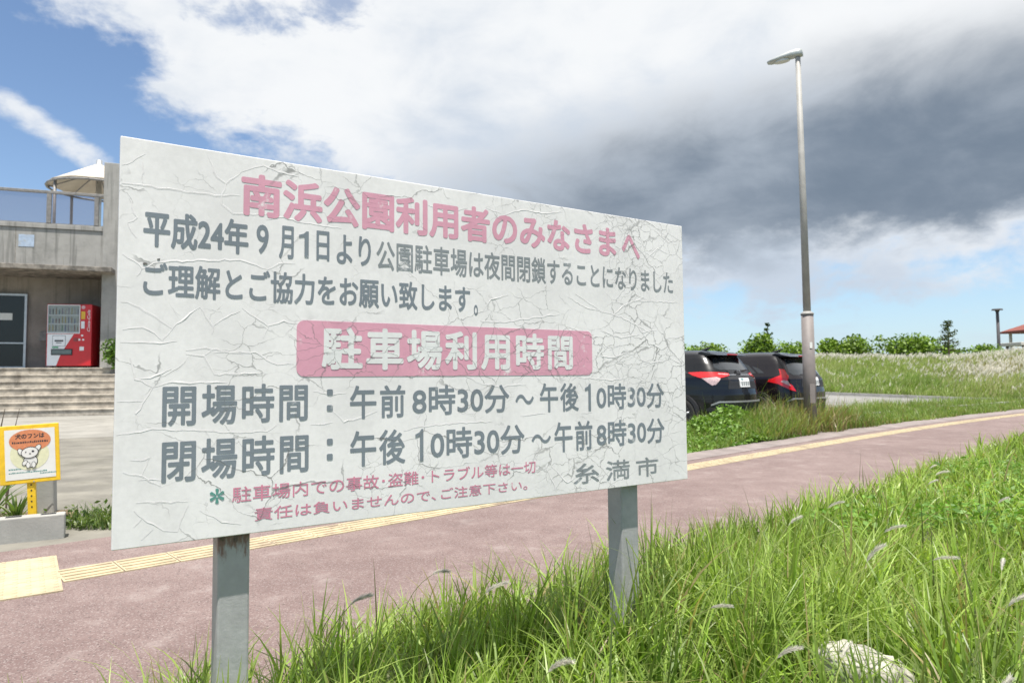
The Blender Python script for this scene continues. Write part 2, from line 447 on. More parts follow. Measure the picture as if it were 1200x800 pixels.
M_GRASS = leaf_mat('grass_blade', 0.45, 0.42, 0.5)
M_LEAF = leaf_mat('leaf', 0.30, 0.5, 0.4)
M_PLUME = leaf_mat('silver_plume', 0.6, 0.8, 0.1, (1, 1, 1))
M_RGLASS = glass_mat('railing_glass', (0.93, 0.91, 0.93), 0.80)
M_DGLASS = glass_mat('door_glass', (0.22, 0.26, 0.27), 0.42)
M_VGLASS = glass_mat('display_glass', (0.92, 0.94, 0.94), 0.86)

# ------------------------------------------------------------------ layout of the ground
A = np.array([0.76, 0.65]); A /= np.linalg.norm(A); B = np.array([-A[1], A[0]])
_tp = np.array([(-9, -1.2), (-2.53, 4.07), (-1.25, 5.1), (0.46, 6.55), (2.17, 8.35), (3.65, 9.95), (5.88, 11.9), (9.7, 15.25), (13.6, 18.4), (26, 28.6)])
_cf = np.polyfit(_tp @ A, _tp @ B, 4, w=[.6, 2, 2, 2, 1.5, 1.5, 1.5, 1.5, 1.5, .6])
A_LO, A_HI = float(_tp[0] @ A), float(_tp[-1] @ A)
def tb(a):
    return np.polyval(_cf, np.clip(a, A_LO, A_HI))
def pp(a, off):
    """point on the ground: a metres along the path, off metres beyond the tactile line"""
    q = A * a + B * (tb(a) + off)
    return float(q[0]), float(q[1])
def soff(x, y):
    return np.asarray(x) * B[0] + np.asarray(y) * B[1] - tb(np.asarray(x) * A[0] + np.asarray(y) * A[1])
def sst(x, lo, hi):
    t = np.clip((x - lo) / (hi - lo), 0, 1); return t * t * (3 - 2 * t)
def kd(x, y):
    return (x - 14.8) * 0.523 + (y - 29.0) * 0.853
def ka(x, y):
    return (x - 14.8) * 0.853 - (y - 29.0) * 0.523
def gh(x, y):
    x = np.asarray(x, float); y = np.asarray(y, float)
    d = kd(x, y); al = ka(x, y)
    zk = np.clip(0.16 - 0.040 * al, 0.0, 0.4) * sst(x, -2, 6)
    lot = zk * sst(d, -14, 0)
    rise = (1.72 - zk) * np.clip(d / 9.5, 0, 1) ** 0.9 * sst(x, 0, 8)
    und = 0.10 * np.sin(x * 0.55 + 1.0) * np.cos(y * 0.4) * sst(d, 1, 5)
    back = -0.05 * np.clip(d - 12, 0, 20)
    hump = 0.35 * np.exp(-(((x - 27.5) / 3.2) ** 2 + ((y - 33.0) / 3.0) ** 2))
    return lot + rise + und + back + hump

# ground sheet out to the horizon
xs = np.concatenate([[-1500, -600, -250, -120, -70, -45], np.arange(-30, 60.1, 1.0), [75, 100, 150, 300, 700, 1500]])
ys = np.concatenate([[-1500, -600, -200, -80, -40, -20], np.arange(-10, 60.1, 1.0), [75, 100, 150, 300, 700, 1500]])
GX, GY = np.meshgrid(xs, ys)
GZ = gh(GX, GY)
GZ = np.where((GX > 62) | (GY > 62), np.minimum(GZ, 0.2), GZ)
nx_, ny_ = len(xs), len(ys)
idx = np.arange(nx_ * ny_).reshape(ny_, nx_)
q = np.stack([idx[:-1, :-1], idx[:-1, 1:], idx[1:, 1:], idx[1:, :-1]], -1).reshape(-1, 4)
g = np_mesh('ground', np.stack([GX, GY, GZ], -1).reshape(-1, 3), q, M_SOIL)
tag(g, kind='structure')

def ribbon(name, a0, a1, o0, o1, z, m, step=0.4, rows=1, zf=None):
    n = max(2, int((a1 - a0) / step)); mb = MB()
    for i in range(n + 1):
        a = a0 + (a1 - a0) * i / n
        for j in range(rows + 1):
            x, y = pp(a, o0 + (o1 - o0) * j / rows); mb.v.append((x, y, z if zf is None else zf(x, y) + z))
    for i in range(n):
        for j in range(rows):
            k = i * (rows + 1) + j
            mb.f.append((k, k + rows + 1, k + rows + 2, k + 1))
    return tag(mb.build(name, m), kind='structure')

ribbon('path', -9, 36, -2.22, 0.95, 0.012, M_PATH)

ribbon('path_edging', 5.5, 36, 0.36, 0.955, 0.0165, pmat('pale_worn_path_edge', (0.225, 0.19, 0.18), .9, .2, 3.0, .4, 80, dirt=(.14, .115, .105), dirt_amt=.6, dirt_scale=1.8))
# yellow tactile guiding line: plates with four raised bars, and the dotted warning field
def tactile():
    mb = MB()
    n = int((34 - (-8)) / 0.3)
    for i in range(n):
        a = -8 + 0.19 + 0.3 * i
        p0 = np.array(pp(a + 0.003, 0)); p1 = np.array(pp(a + 0.297, 0))
        d = (p1 - p0) / np.linalg.norm(p1 - p0); nn = np.array([-d[1], d[0]])
        if -0.9 < a < 0.55: continue
        def quadbox(o0, o1, z0, z1, e=0.0):
            c = [p0 + d * e + nn * o0, p1 - d * e + nn * o0, p1 - d * e + nn * o1, p0 + d * e + nn * o1]
            v = [(*k, z0) for k in c] + [(*k, z1) for k in c]
            mb.add(v, [(4, 5, 6, 7), (0, 1, 5, 4), (1, 2, 6, 5), (2, 3, 7, 6), (3, 0, 4, 7)])
        quadbox(-0.148, 0.148, 0.008, 0.019)
        for k in range(4):
            o = -0.105 + 0.07 * k
            quadbox(o - 0.013, o + 0.013, 0.018, 0.0245, 0.012)
    return mb
tag(tactile().build('tactile_line', M_TACT), kind='structure')
mb = MB()
WC, W1, W2 = np.array([-2.885, 4.375]), np.array([.582, -.813]), np.array([-.813, -.582])
def wp_(a, o): q = WC + W1 * o + W2 * a; return float(q[0]), float(q[1])
for i in range(4):
    for j in range(3):
        a0 = 0.3 * i; o0 = 0.3 * j
        c = [wp_(a0 + .003, o0 + .003), wp_(a0 + .297, o0 + .003), wp_(a0 + .297, o0 + .297), wp_(a0 + .003, o0 + .297)]
        mb.add([(*k, 0.008) for k in c] + [(*k, 0.0195) for k in c], [(4, 5, 6, 7), (0, 1, 5, 4), (1, 2, 6, 5), (2, 3, 7, 6), (3, 0, 4, 7)])
        for u in range(5):
            for w in range(5):
                x, y = wp_(a0 + .03 + .06 * u, o0 + .03 + .06 * w)
                ring = lambda r, z: [(x + r * math.cos(t * math.pi / 3), y + r * math.sin(t * math.pi / 3), z) for t in range(6)]
                mb.add(ring(.016, .018) + ring(.010, .0245), [(6, 7, 8, 9, 10, 11)] + [(k, (k + 1) % 6, (k + 1) % 6 + 6, k + 6) for k in range(6)])
tag(mb.build('tactile_warning_field', M_TACT), kind='structure')

# parking lot
mb = MB(); NA, NV = 50, 10
for i in range(NA + 1):
    a = 4.0 + 34.0 * i / NA
    x0, y0 = pp(a, 2.35)
    # along B until the far kerb
    den = B[0] * 0.523 + B[1] * 0.853
    L = min(17.0, max(0.6, -kd(x0, y0) / den))
    for j in range(NV + 1):
        x, y = x0 + B[0] * L * j / NV, y0 + B[1] * L * j / NV
        mb.v.append((x, y, float(gh(x, y)) + 0.075))
for i in range(NA):
    for j in range(NV):
        k = i * (NV + 1) + j; mb.f.append((k, k + NV + 1, k + NV + 2, k + 1))
tag(mb.build('parking_lot', M_ASPH, smooth=True), kind='structure')
# its far kerb, a low concrete edge at the foot of the grass bank
mb = MB()
kp = []
for i in range(26):
    al = -8.0 + 1.0 * i
    x, y = 14.8 + 0.853 * al, 29.0 - 0.523 * al
    kp.append((x, y, float(gh(x, y))))
for (x0, y0, z0), (x1, y1, z1) in zip(kp[:-1], kp[1:]):
    nx0, ny0 = 0.523 * .12, 0.853 * .12
    v = [(x0 - nx0, y0 - ny0, z0 - .1), (x1 - nx0, y1 - ny0, z1 - .1), (x1 + nx0, y1 + ny0, z1 - .1), (x0 + nx0, y0 + ny0, z0 - .1)]
    v += [(p[0], p[1], p[2] + .30) for p in v]
    mb.add(v, [(4, 5, 6, 7), (0, 1, 5, 4), (2, 3, 7, 6)])
tag(mb.build('parking_kerb', M_KERB), kind='structure')
# near kerb of the parking lot, mostly grown over
mb = MB()
for i in range(60):
    a = 5.0 + 0.5 * i
    c = [pp(a, 2.22), pp(a + .49, 2.22), pp(a + .49, 2.37), pp(a, 2.37)]
    mb.add([(*k, 0.0) for k in c] + [(*k, 0.13) for k in c], [(4, 5, 6, 7), (0, 1, 5, 4), (1, 2, 6, 5), (2, 3, 7, 6), (3, 0, 4, 7)])
tag(mb.build('parking_kerb', M_KERB), kind='structure')

# ------------------------------------------------------------------ building on the left
BTH = R(20); BP = (-11.75, 19.6)
BU = np.array([math.cos(BTH), math.sin(BTH)]); BN = np.array([math.sin(BTH), -math.cos(BTH)])
def bw(s, q):
    p = np.array(BP) + BU * s + BN * q; return float(p[0]), float(p[1])

# forecourt rising gently to the foot of the steps
def forecourt(name, v0, v1, m, dz=0.0):
    mb = MB(); n, k = 24, 8
    for i in range(n + 1):
        t = i / n
        e = np.array(pp(-9 + 15 * t, 0.95)); f = np.array(bw(-9 + 13 * t, 2.42))
        for j in range(k + 1):
            v = v0 + (v1 - v0) * j / k
            p = e + (f - e) * v
            mb.v.append((p[0], p[1], 0.012 + 0.262 * v + dz))
    for i in range(n):
        for j in range(k):
            b = i * (k + 1) + j; mb.f.append((b, b + k + 1, b + k + 2, b + 1))
    return tag(mb.build(name, m, smooth=True), kind='structure')
forecourt('forecourt', 0.0, 0.56, M_CONC)
forecourt('forecourt', 0.56, 1.0, pmat('pale_forecourt_concrete', (0.25, 0.24, 0.215), 0.9, 0.15, 2.5, 0.3, 60, dirt=(0.15, 0.145, 0.125), dirt_amt=0.6, dirt_scale=0.9))

b = empty('park_building', (BP[0], BP[1], 0), BTH)
tag(b, 'weathered grey concrete building with recessed entrance and a glass railed roof deck', 'building')
MB().box(-9, -.3, 0.0, 5, 9, 1.53).build('podium', M_CONC2, b)
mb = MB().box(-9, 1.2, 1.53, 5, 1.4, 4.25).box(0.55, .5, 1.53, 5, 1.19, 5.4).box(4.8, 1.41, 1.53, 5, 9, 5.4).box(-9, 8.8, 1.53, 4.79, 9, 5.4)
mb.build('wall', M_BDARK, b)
MB().box(-9, -.6, 4.225, 0.27, 1.19, 4.36).build('canopy_slab', M_STAIN, b, bevel=.012)
mb = MB().box(-9, 0.0, 4.363, -.075, .2, 5.47).box(-9, -.035, 5.473, -.078, .26, 5.60)
mb.build('parapet', M_BWALL, b, bevel=.01)
MB().box(-2.13, -.008, 4.93, -1.76, -.002, 5.27).build('pale_patch', pmat('pale_blue_patch', (.36, .44, .55), .8, .15, 9, dirt=(.34, .34, .33), dirt_amt=.9, dirt_scale=5), b)  # mottled pale blue patch set flat on the parapet face
MB().box(-.073, -.06, 1.534, .5, 1.19, 7.50).build('pillar', M_BWALL, b, bevel=.015)
MB().box(-9, .263, 5.30, 5, 8.79, 5.40).build('roof_slab', M_CONC2, b)
d = MB()
for x0, x1, z0, z1 in ((-3.72, -3.66, 1.535, 3.72), (-2.98, -2.92, 1.535, 3.66), (-2.25, -2.19, 1.535, 3.72), (-3.66, -2.25, 3.66, 3.72),
                       (-3.659, -2.981, 1.535, 1.60), (-2.919, -2.251, 1.535, 1.60), (-3.659, -2.981, 2.26, 2.30), (-2.919, -2.251, 2.26, 2.30)):
    d.box(x0, 1.10, z0, x1, 1.19, z1)
door = d.build('door', M_STEEL, b)
MB().box(-3.65, 1.14, 2.303, -2.985, 1.15, 3.655).build('pane', M_DGLASS, door)
MB().box(-2.915, 1.14, 2.303, -2.255, 1.15, 3.655).build('pane', M_DGLASS, door)
MB().box(-2.915, 1.14, 1.603, -2.255, 1.15, 2.257).build('pane', M_DGLASS, door)
MB().box(-3.65, 1.14, 1.603, -2.985, 1.15, 2.257).build('pane', M_DGLASS, door)
MB().box(-2.86, 1.128, 2.95, -2.55, 1.136, 3.15).build('paper_notice', M_PAPER, door)
for s_ in (-6.6, -4.4, -2.2):
    MB().box(s_ - .008, -.0025, 4.37, s_ + .008, -.0005, 5.465).build('form_joint', M_STAIN, b)
MB().box(-1.86, 1.13, 2.35, -1.66, 1.198, 2.62).build('switch_box', M_RAIL, b, bevel=.006)
rl = MB().box(-9, .06, 6.50, -.08, .14, 6.58).build('railing', M_RAIL, b, bevel=.008)
MB().box(-9, .08, 5.603, -.08, .12, 5.65).build('bottom_rail', M_RAIL, rl)
for s_ in (-8.6, -7.2, -5.8, -4.3, -2.87, -1.45, -.27):
    MB().box(s_ - .055, .065, 5.652, s_ + .055, .135, 6.498).build('railing_post', M_RAIL, rl)
for s0, s1 in ((-8.54, -7.26), (-7.14, -5.86), (-5.74, -4.36), (-4.24, -2.93), (-2.81, -1.51), (-1.39, -.33)):
    MB().box(s0, .095, 5.655, s1, .105, 6.495).build('glass_panel', M_RGLASS, rl)

st = empty('stone_steps', (*bw(-3, 1.4), 0), BTH)
tag(st, 'wide flight of stained pale stone steps up to the building entrance', 'steps')
for i in range(7):
    y0 = -1.0 + .3 * i; z1 = .27 + .18 * (i + 1)
    MB().box(-6, y0 + .02, 0.1, 6, y0 + .318 if i < 6 else 1.09, z1 - .042).box(-6, y0, z1 - .04, 6, y0 + .317 if i < 6 else 1.089, z1).build('step', M_STEP, st, bevel=.008)

# membrane canopy on the roof deck
tx, ty = bw(-1.02, -4.0)
t_ = empty('membrane_canopy', (tx, ty, 5.4), BTH)
tag(t_, 'cream tensile membrane canopy on a mast above the roof deck', 'canopy')
mb = MB(); NS, NR = 48, 10
for i in range(NR + 1):
    u = i / NR
    for k in range(NS):
        th = 2 * math.pi * k / NS
        sc = 1 - 0.075 * abs(math.sin(th * 4)) ** .8 * u ** 2
        r = (.12 + 1.42 * u) * sc
        z = 2.30 + 0.84 * (1 - u) ** 1.05 + .05 * abs(math.sin(th * 4)) * u
        mb.v.append((r * math.cos(th), r * math.sin(th), z))
for i in range(NR):
    for k in range(NS):
        mb.f.append((i * NS + k, i * NS + (k + 1) % NS, (i + 1) * NS + (k + 1) % NS, (i + 1) * NS + k))
o = mb.build('membrane', M_MEMB, t_, smooth=True)
so = o.modifiers.new('solid', 'SOLIDIFY'); so.thickness = .02
MB().tube([(1.50 * math.cos(2 * math.pi * k / 24), 1.50 * math.sin(2 * math.pi * k / 24), 2.25) for k in range(25)], .035, 8).build('rim_beam', M_RAIL, t_, smooth=True)
MB().tube([(0, 0, 0), (0, 0, 3.30)], .09, 12).build('mast', M_STEEL, t_, smooth=True)
for k in range(4):
    th = math.pi / 4 + k * math.pi / 2
    MB().tube([(1.45 * math.cos(th), 1.45 * math.sin(th), 0), (1.45 * math.cos(th), 1.45 * math.sin(th), 2.3)], .045, 10).build('post', M_RAIL, t_, smooth=True)
for k in range(8):
    th = k * math.pi / 4
    MB().tube([(0.05 * math.cos(th), 0.05 * math.sin(th), 2.88), (1.47 * math.cos(th), 1.47 * math.sin(th), 2.26)], .022, 6).build('strut', M_RAIL, t_, smooth=True)

# ------------------------------------------------------------------ lettering helper
def text_mesh(s, bold=0.02, spacing=1.0, shear=0.0, font=None):
    """outline of some writing as a flat mesh, fitted to the unit square"""
    c = bpy.data.curves.new('lettering', 'FONT'); c.body = s; c.size = 1.0; c.offset = bold
    c.space_character = spacing; c.shear = shear; c.resolution_u = 4
    o = bpy.data.objects.new('lettering', c); COL.objects.link(o)
    bpy.context.view_layer.update()
    dg = bpy.context.evaluated_depsgraph_get()
    me = bpy.data.meshes.new_from_object(o.evaluated_get(dg))
    bpy.data.objects.remove(o); bpy.data.curves.remove(c)
    n = len(me.vertices); co = np.empty(n * 3, np.float32); me.vertices.foreach_get('co', co); co = co.reshape(-1, 3)
    lo, hi = co[:, :2].min(0), co[:, :2].max(0)
    faces = [tuple(p.vertices) for p in me.polygons]
    bpy.data.meshes.remove(me)
    uv = (co[:, :2] - lo) / (hi - lo)
    return uv, faces, float((hi - lo)[0] / (hi - lo)[1])

def letter(s, rect, y, m, name, parent, bold=0.02, spacing=1.0, thick=0.0006, shear=0.0, rot=False):
    """writing standing in the xz plane facing -y, filling rect (x0, z0, x1, z1)"""
    uv, faces, asp = text_mesh(s, 0.0, spacing, shear)
    x0, z0, x1, z1 = rect
    if rot: X = x1 - uv[:, 1] * (x1 - x0); Z = z0 + uv[:, 0] * (z1 - z0)
    else: X = x0 + uv[:, 0] * (x1 - x0); Z = z0 + uv[:, 1] * (z1 - z0)
    me = bpy.data.meshes.new(name)
    # heavier strokes: the same outline laid again, nudged round a small circle, each a hair above the last
    lw = bold * 0.55 * (z1 - z0 if not rot else x1 - x0)
    sx = 1.0 - 2 * lw / abs(x1 - x0); sz = 1.0 - 2 * lw / abs(z1 - z0)
    X = (X - (x0 + x1) / 2) * sx + (x0 + x1) / 2; Z = (Z - (z0 + z1) / 2) * sz + (z0 + z1) / 2
    vv, ff = [], []
    shifts = [(0, 0)] + ([(lw * math.cos(k * math.pi / 4), lw * math.sin(k * math.pi / 4)) for k in range(8)] if bold > 0.002 else [])
    for k, (ox, oz) in enumerate(shifts):
        b0 = len(vv); vv += [(a + ox, y - 0.00003 * k, b_ + oz) for a, b_ in zip(X, Z)]; ff += [tuple(i + b0 for i in f) for f in faces]
    me.from_pydata(vv, [], ff); me.update()
    bm = bmesh.new(); bm.from_mesh(me)
    for f in bm.faces:
        f.normal_update()
        if f.normal.y > 0: f.normal_flip()
    bm.to_mesh(me); bm.free()
    o = link(name, me, m, parent)
    o.visible_shadow = True
    return o

# ------------------------------------------------------------------ notice board
SB = empty('notice_board', (-0.953, 1.64, 0.0), 0.575494)
tag(SB, 'large cracked white notice board with pink and grey Japanese lettering on two posts', 'notice board')
BW = 1.9513; BZ0, BZ1 = 0.7035, 1.7035
mb = MB().box(0, 0, BZ0, BW, .022, BZ1)
MB_panel = mb.build('panel', M_BOARD, SB, bevel=.002)
fr = MB().box(.02, .0225, BZ0 + .02, BW - .02, .042, BZ0 + .06).box(.02, .0225, BZ1 - .06, BW - .02, .042, BZ1 - .02)
fr.box(.02, .0225, BZ0 + .062, .06, .042, BZ1 - .062).box(BW - .06, .0225, BZ0 + .062, BW - .02, .042, BZ1 - .062)
fr.build('back_frame', M_POST, SB)
for x0, w_ in ((.243, .080), (1.642, .084)):
    MB().box(x0, .0425, -.05, x0 + w_, .1225, 1.60).build('post', M_POST_R if x0 < 1 else M_POST_S, SB, bevel=.006)
def rounded(x0, z0, x1, z1, r, n=6):
    pts = []
    for cx, cz, a0 in ((x1 - r, z1 - r, 0), (x0 + r, z1 - r, 90), (x0 + r, z0 + r, 180), (x1 - r, z0 + r, 270)):
        for k in range(n + 1):
            t = R(a0 + 90 * k / n); pts.append((cx + r * math.cos(t), cz + r * math.sin(t)))
    return pts
def sheet(poly, y, m, name, parent, thick=.0006):
    return MB().prism(poly, y - thick, y).build(name, m, parent)
ban = sheet(rounded(.430, 1.112, 1.477, 1.268, .022), -.0004, M_PINK, 'pink_banner', SB)

TEXT=[('南浜公園利用者のみなさま', 0.281, 1.542, 1.601, 1.658), ('へ', 1.628, 1.548, 1.719, 1.638), ('平成24年', 0.053, 1.436, 0.301, 1.529), ('9', 0.321, 1.443, 0.353, 1.522), ('月', 0.38, 1.435, 0.42, 1.526), ('1', 0.446, 1.444, 0.461, 1.517), ('日', 0.483, 1.438, 0.52, 1.523), ('より', 0.541, 1.434, 0.644, 1.52), ('公園駐車場は夜間閉鎖することになりました', 0.661, 1.426, 1.893, 1.515), ('ご理解とご協力をお願い致します', 0.055, 1.312, 0.978, 1.398), ('。', 0.991, 1.305, 1.006, 1.339), ('BANNER', 0.43, 1.115, 1.476, 1.269), ('駐車場利用時間', 0.499, 1.13, 1.389, 1.253), ('開場時間', 0.102, 0.991, 0.462, 1.094), ('：', 0.516, 1.016, 0.531, 1.076), ('午前', 0.582, 0.99, 0.753, 1.086), ('8時30分', 0.776, 0.992, 1.123, 1.084), ('～', 1.147, 1.016, 1.221, 1.049), ('午後', 1.246, 0.987, 1.413, 1.085), ('1', 1.448, 0.986, 1.468, 1.081), ('0時30分', 1.494, 0.986, 1.831, 1.081), ('閉場時間', 0.103, 0.852, 0.465, 0.957), ('：', 0.517, 0.88, 0.531, 0.938), ('午後', 0.583, 0.854, 0.753, 0.956), ('1', 0.785, 0.856, 0.812, 0.952), ('0時30分', 0.836, 0.856, 1.182, 0.952), ('～', 1.21, 0.883, 1.29, 0.914), ('午前', 1.305, 0.848, 1.473, 0.951), ('8時30分', 1.492, 0.853, 1.83, 0.948), ('✻', 0.213, 0.792, 0.25, 0.826), ('駐車場内での事故･盗難･トラブル等は一切', 0.268, 0.787, 1.225, 0.828), ('責任は負いませんので､ご注意下さい。', 0.324, 0.734, 1.191, 0.768), ('糸満市', 1.386, 0.732, 1.794, 0.803)]
CRACKS=[[(0.003,1.586),(0.056,1.588),(0.134,1.587),(0.229,1.589),(0.279,1.594)],[(0.2,1.689),(0.222,1.635),(0.243,1.623),(0.279,1.656)],[(0.243,1.623),(0.233,1.591),(0.233,1.564),(0.262,1.545),(0.362,1.553)],[(0.009,1.298),(0.049,1.286),(0.093,1.256),(0.121,1.235)],[(0.121,1.235),(0.152,1.262),(0.185,1.291)],[(0.121,1.235),(0.101,1.206)],[(0.185,1.291),(0.217,1.242),(0.213,1.223)],[(0.217,1.242),(0.248,1.269),(0.283,1.286)],[(0.013,1.228),(0.056,1.233),(0.081,1.219),(0.101,1.202)],[(0.008,1.197),(0.082,1.196),(0.133,1.203)],[(0.153,1.181),(0.2,1.188),(0.291,1.174)],[(0.286,1.294),(0.353,1.246),(0.395,1.262),(0.434,1.257)],[(0.353,1.246),(0.342,1.215)],[(0.053,1.379),(0.078,1.395),(0.104,1.401),(0.19,1.411),(0.281,1.42),(0.348,1.402)],[(0.009,1.41),(0.034,1.398),(0.053,1.379),(0.041,1.36)],[(0.348,1.402),(0.393,1.426),(0.425,1.424)],[(0.02,1.49),(0.039,1.506),(0.022,1.551)],[(0.02,1.49),(0.039,1.456)],[(0.347,1.536),(0.392,1.549),(0.44,1.539),(0.555,1.536)],[(0.005,1.63),(0.036,1.65),(0.054,1.667)],[(0.049,1.645),(0.049,1.594)],[(0.279,1.656),(0.338,1.685),(0.391,1.67),(0.431,1.668)],[(0.031,1.16),(0.041,1.109),(0.08,1.088)],[(0.044,1.109),(0.074,1.112),(0.122,1.133)],[(0.08,1.088),(0.065,1.058),(0.048,1.025),(0.049,0.988)],[(0.001,1.056),(0.045,1.055),(0.066,1.057)],[(0.005,0.975),(0.082,0.984),(0.175,0.978),(0.248,0.968),(0.352,0.966),(0.38,0.983)],[(0.035,0.915),(0.059,0.909),(0.077,0.916),(0.06,0.874)],[(0.021,0.887),(0.06,0.874),(0.102,0.846)],[(0.049,0.811),(0.165,0.803)],[(0.044,0.791),(0.074,0.762),(0.11,0.734),(0.141,0.73)],[(0.141,0.73),(0.165,0.792)],[(0.062,0.77),(0.044,0.753)],[(0.086,0.744),(0.063,0.72)],[(0.153,1.171),(0.199,1.168),(0.222,1.118)],[(0.199,1.168),(0.218,1.186)],[(0.222,1.118),(0.294,1.124),(0.336,1.121)],[(0.218,1.175),(0.321,1.177),(0.35,1.155),(0.379,1.144),(0.423,1.146)],[(0.477,1.071),(0.524,1.058),(0.572,1.065)],[(0.532,1.015),(0.565,0.983),(0.664,1.011)],[(0.47,0.979),(0.532,0.984)],[(0.191,0.776),(0.244,0.742),(0.291,0.729)],[(0.108,0.859),(0.054,0.864)],[(0.08,1.088),(0.111,1.098),(0.253,1.097)],[(1.015,1.286),(1.103,1.286),(1.205,1.302),(1.335,1.323)],[(1.37,1.386),(1.45,1.353),(1.619,1.324),(1.787,1.262)],[(1.672,1.393),(1.751,1.393),(1.917,1.397)],[(1.404,1.401),(1.497,1.356),(1.545,1.339)],[(1.569,1.322),(1.633,1.372),(1.738,1.407)],[(1.755,1.556),(1.811,1.601),(1.866,1.586)],[(1.799,1.67),(1.881,1.628)],[(1.107,1.644),(1.189,1.672),(1.275,1.669),(1.352,1.684)],[(1.683,1.307),(1.721,1.27),(1.801,1.282)],[(1.025,1.324),(1.055,1.359),(1.124,1.38)],[(1.519,1.273),(1.617,1.248),(1.708,1.264)],[(1.856,1.254),(1.926,1.26)],[(0.826,1.641),(0.897,1.626),(0.971,1.648)],[(1.038,1.657),(1.097,1.647)],[(0.748,0.947),(0.794,0.957),(0.926,0.964),(1.058,0.962)],[(1.492,1.182),(1.57,1.173),(1.652,1.194)],[(1.558,1.203),(1.612,1.224)],[(1.693,1.174),(1.764,1.153),(1.838,1.165)],[(1.414,1.103),(1.568,1.092),(1.622,1.097)],[(1.008,1.088),(1.091,1.074),(1.19,1.081)],[(1.847,0.972),(1.907,0.948)],[(1.289,0.803),(1.359,0.74),(1.408,0.765)],[(1.311,0.716),(1.265,0.804)],[(1.424,0.976),(1.475,0.979)],[(1.869,1.176),(1.944,1.143)],[(1.888,1.078),(1.941,1.034)],[(1.86,0.886),(1.921,0.894)],[(0.785,1.049),(0.812,1.015),(0.794,0.982)],[(0.927,1.124),(1.008,1.088)],[(1.166,0.976),(1.268,0.982)]]

STY = {'南浜公園利用者のみなさま': (M_PINK, .060, 'title_lettering'), 'へ': (M_PINK, .060, 'title_lettering'),
       '平成24年': (M_GREY, .040, 'lettering'), '公園駐車場は夜間閉鎖することになりました': (M_LGREY, .022, 'lettering'),
       '✻': (M_GREEN, .0, 'note_mark'), '糸満市': (M_LGREY, .02, 'city_name_lettering')}
for s_, x0, z0, x1, z1 in TEXT:
    if s_ == 'BANNER': continue
    m_, bold, nm = STY.get(s_, (M_GREY, .032, 'lettering'))
    par, y_ = SB, -.0005
    sp_ = 1.0
    if s_ == '駐車場利用時間': m_, bold, nm, par, y_ = M_WTXT, .055, 'banner_lettering', ban, -.0016
    if s_[0] in '駐責' and nm == 'lettering': m_, bold, nm = M_RED, .012, 'small_print_lettering'
    if s_ == '糸満市':
        w_ = (x1 - x0) / 3.55
        for k, ch in enumerate(s_):
            xa = x0 + (x1 - x0 - w_) * k / 2
            letter(ch, (xa, z0, xa + w_, z1), y_, m_, nm, par, bold)
        continue
    if s_ == '1':
        xm = x1; w_ = .0115
        sheet([(xm - w_, z0), (xm, z0), (xm, z1), (xm - w_ * .55, z1), (xm - w_ * 1.15, z1 - (z1 - z0) * .10), (xm - w_ * 2.3, z1 - (z1 - z0) * .16), (xm - w_ * 2.3, z1 - (z1 - z0) * .26), (xm - w_, z1 - (z1 - z0) * .22)], -.0006, m_, nm, SB)
        continue
    if s_ == '：':
        mid = (x0 + x1) / 2
        for zc in (z0 + .008, z1 - .008):
            sheet(rounded(mid - .0085, zc - .0085, mid + .0085, zc + .0085, .004, 3), -.0005, m_, nm, SB)
        continue
    if s_ == '✻':
        cx, cz = (x0 + x1) / 2, (z0 + z1) / 2
        mm = MB()
        for k in range(6):
            t = R(90 + 60 * k)
            c_, sn = math.cos(t), math.sin(t)
            f_ = lambda u, w: (cx + c_ * u - sn * w, cz + sn * u + c_ * w)
            mm.prism([f_(.003, -.0018), f_(.017, -.0042), f_(.0195, 0), f_(.017, .0042), f_(.003, .0018)], -.0011, -.0005)
        mm.build(nm, m_, SB)
        continue
    if s_ in ('開場時間', '閉場時間', '駐車場利用時間', '午前', '午後'): sp_ = 1.12
    letter(s_, (x0, z0, x1, z1), y_, m_, nm, par, bold, sp_)

# curled edges of the biggest cracks: thin lips of paint standing off the panel, each throwing a real shadow
rs = random.Random(5)
for cr in CRACKS:
    mb = MB()
    pts = []
    for (xa, za), (xb, zb) in zip(cr[:-1], cr[1:]):
        L = math.hypot(xb - xa, zb - za); n = max(2, int(L / .012))
        nxn, nzn = -(zb - za) / L, (xb - xa) / L
        for k in range(n):
            t = k / n; w = rs.uniform(-.0022, .0022)
            pts.append((xa + (xb - xa) * t + nxn * w, za + (zb - za) * t + nzn * w))
    pts.append(cr[-1])
    pts = [(min(max(x, .004), BW - .004), min(max(z, BZ0 + .004), BZ1 - .004)) for x, z in pts]
    big = rs.uniform(.5, 1.35)
    base = len(mb.v); N = len(pts)
    up = rs.random() < .7
    for i, (x, z) in enumerate(pts):
        x2, z2 = pts[min(i + 1, N - 1)]; x1, z1 = pts[max(i - 1, 0)]
        L = math.hypot(x2 - x1, z2 - z1) + 1e-9; nxn, nzn = -(z2 - z1) / L, (x2 - x1) / L
        if nzn < 0: nxn, nzn = -nxn, -nzn
        e = min(1.0, min(i, N - 1 - i) / 3.0)
        h = (.0003 + .0006 * big * e * (0.25 + .75 * mnoise.noise(Vector((x * 22, z * 22, 1.3))) ** 2 * 3))
        w = .002 + .003 * e * rs.uniform(.6, 1)
        sgn = 1 if up else -1
        mb.v += [(x + nxn * w * sgn, -.0002, z + nzn * w * sgn), (x, -h, z), (x - nxn * .0006 * sgn, -.0002, z - nzn * .0006 * sgn)]
    for i in range(N - 1):
        k = base + i * 3
        mb.f += [(k, k + 3, k + 4, k + 1), (k + 1, k + 4, k + 5, k + 2)]
    mb.build('curled_paint', M_FLAKE, SB)
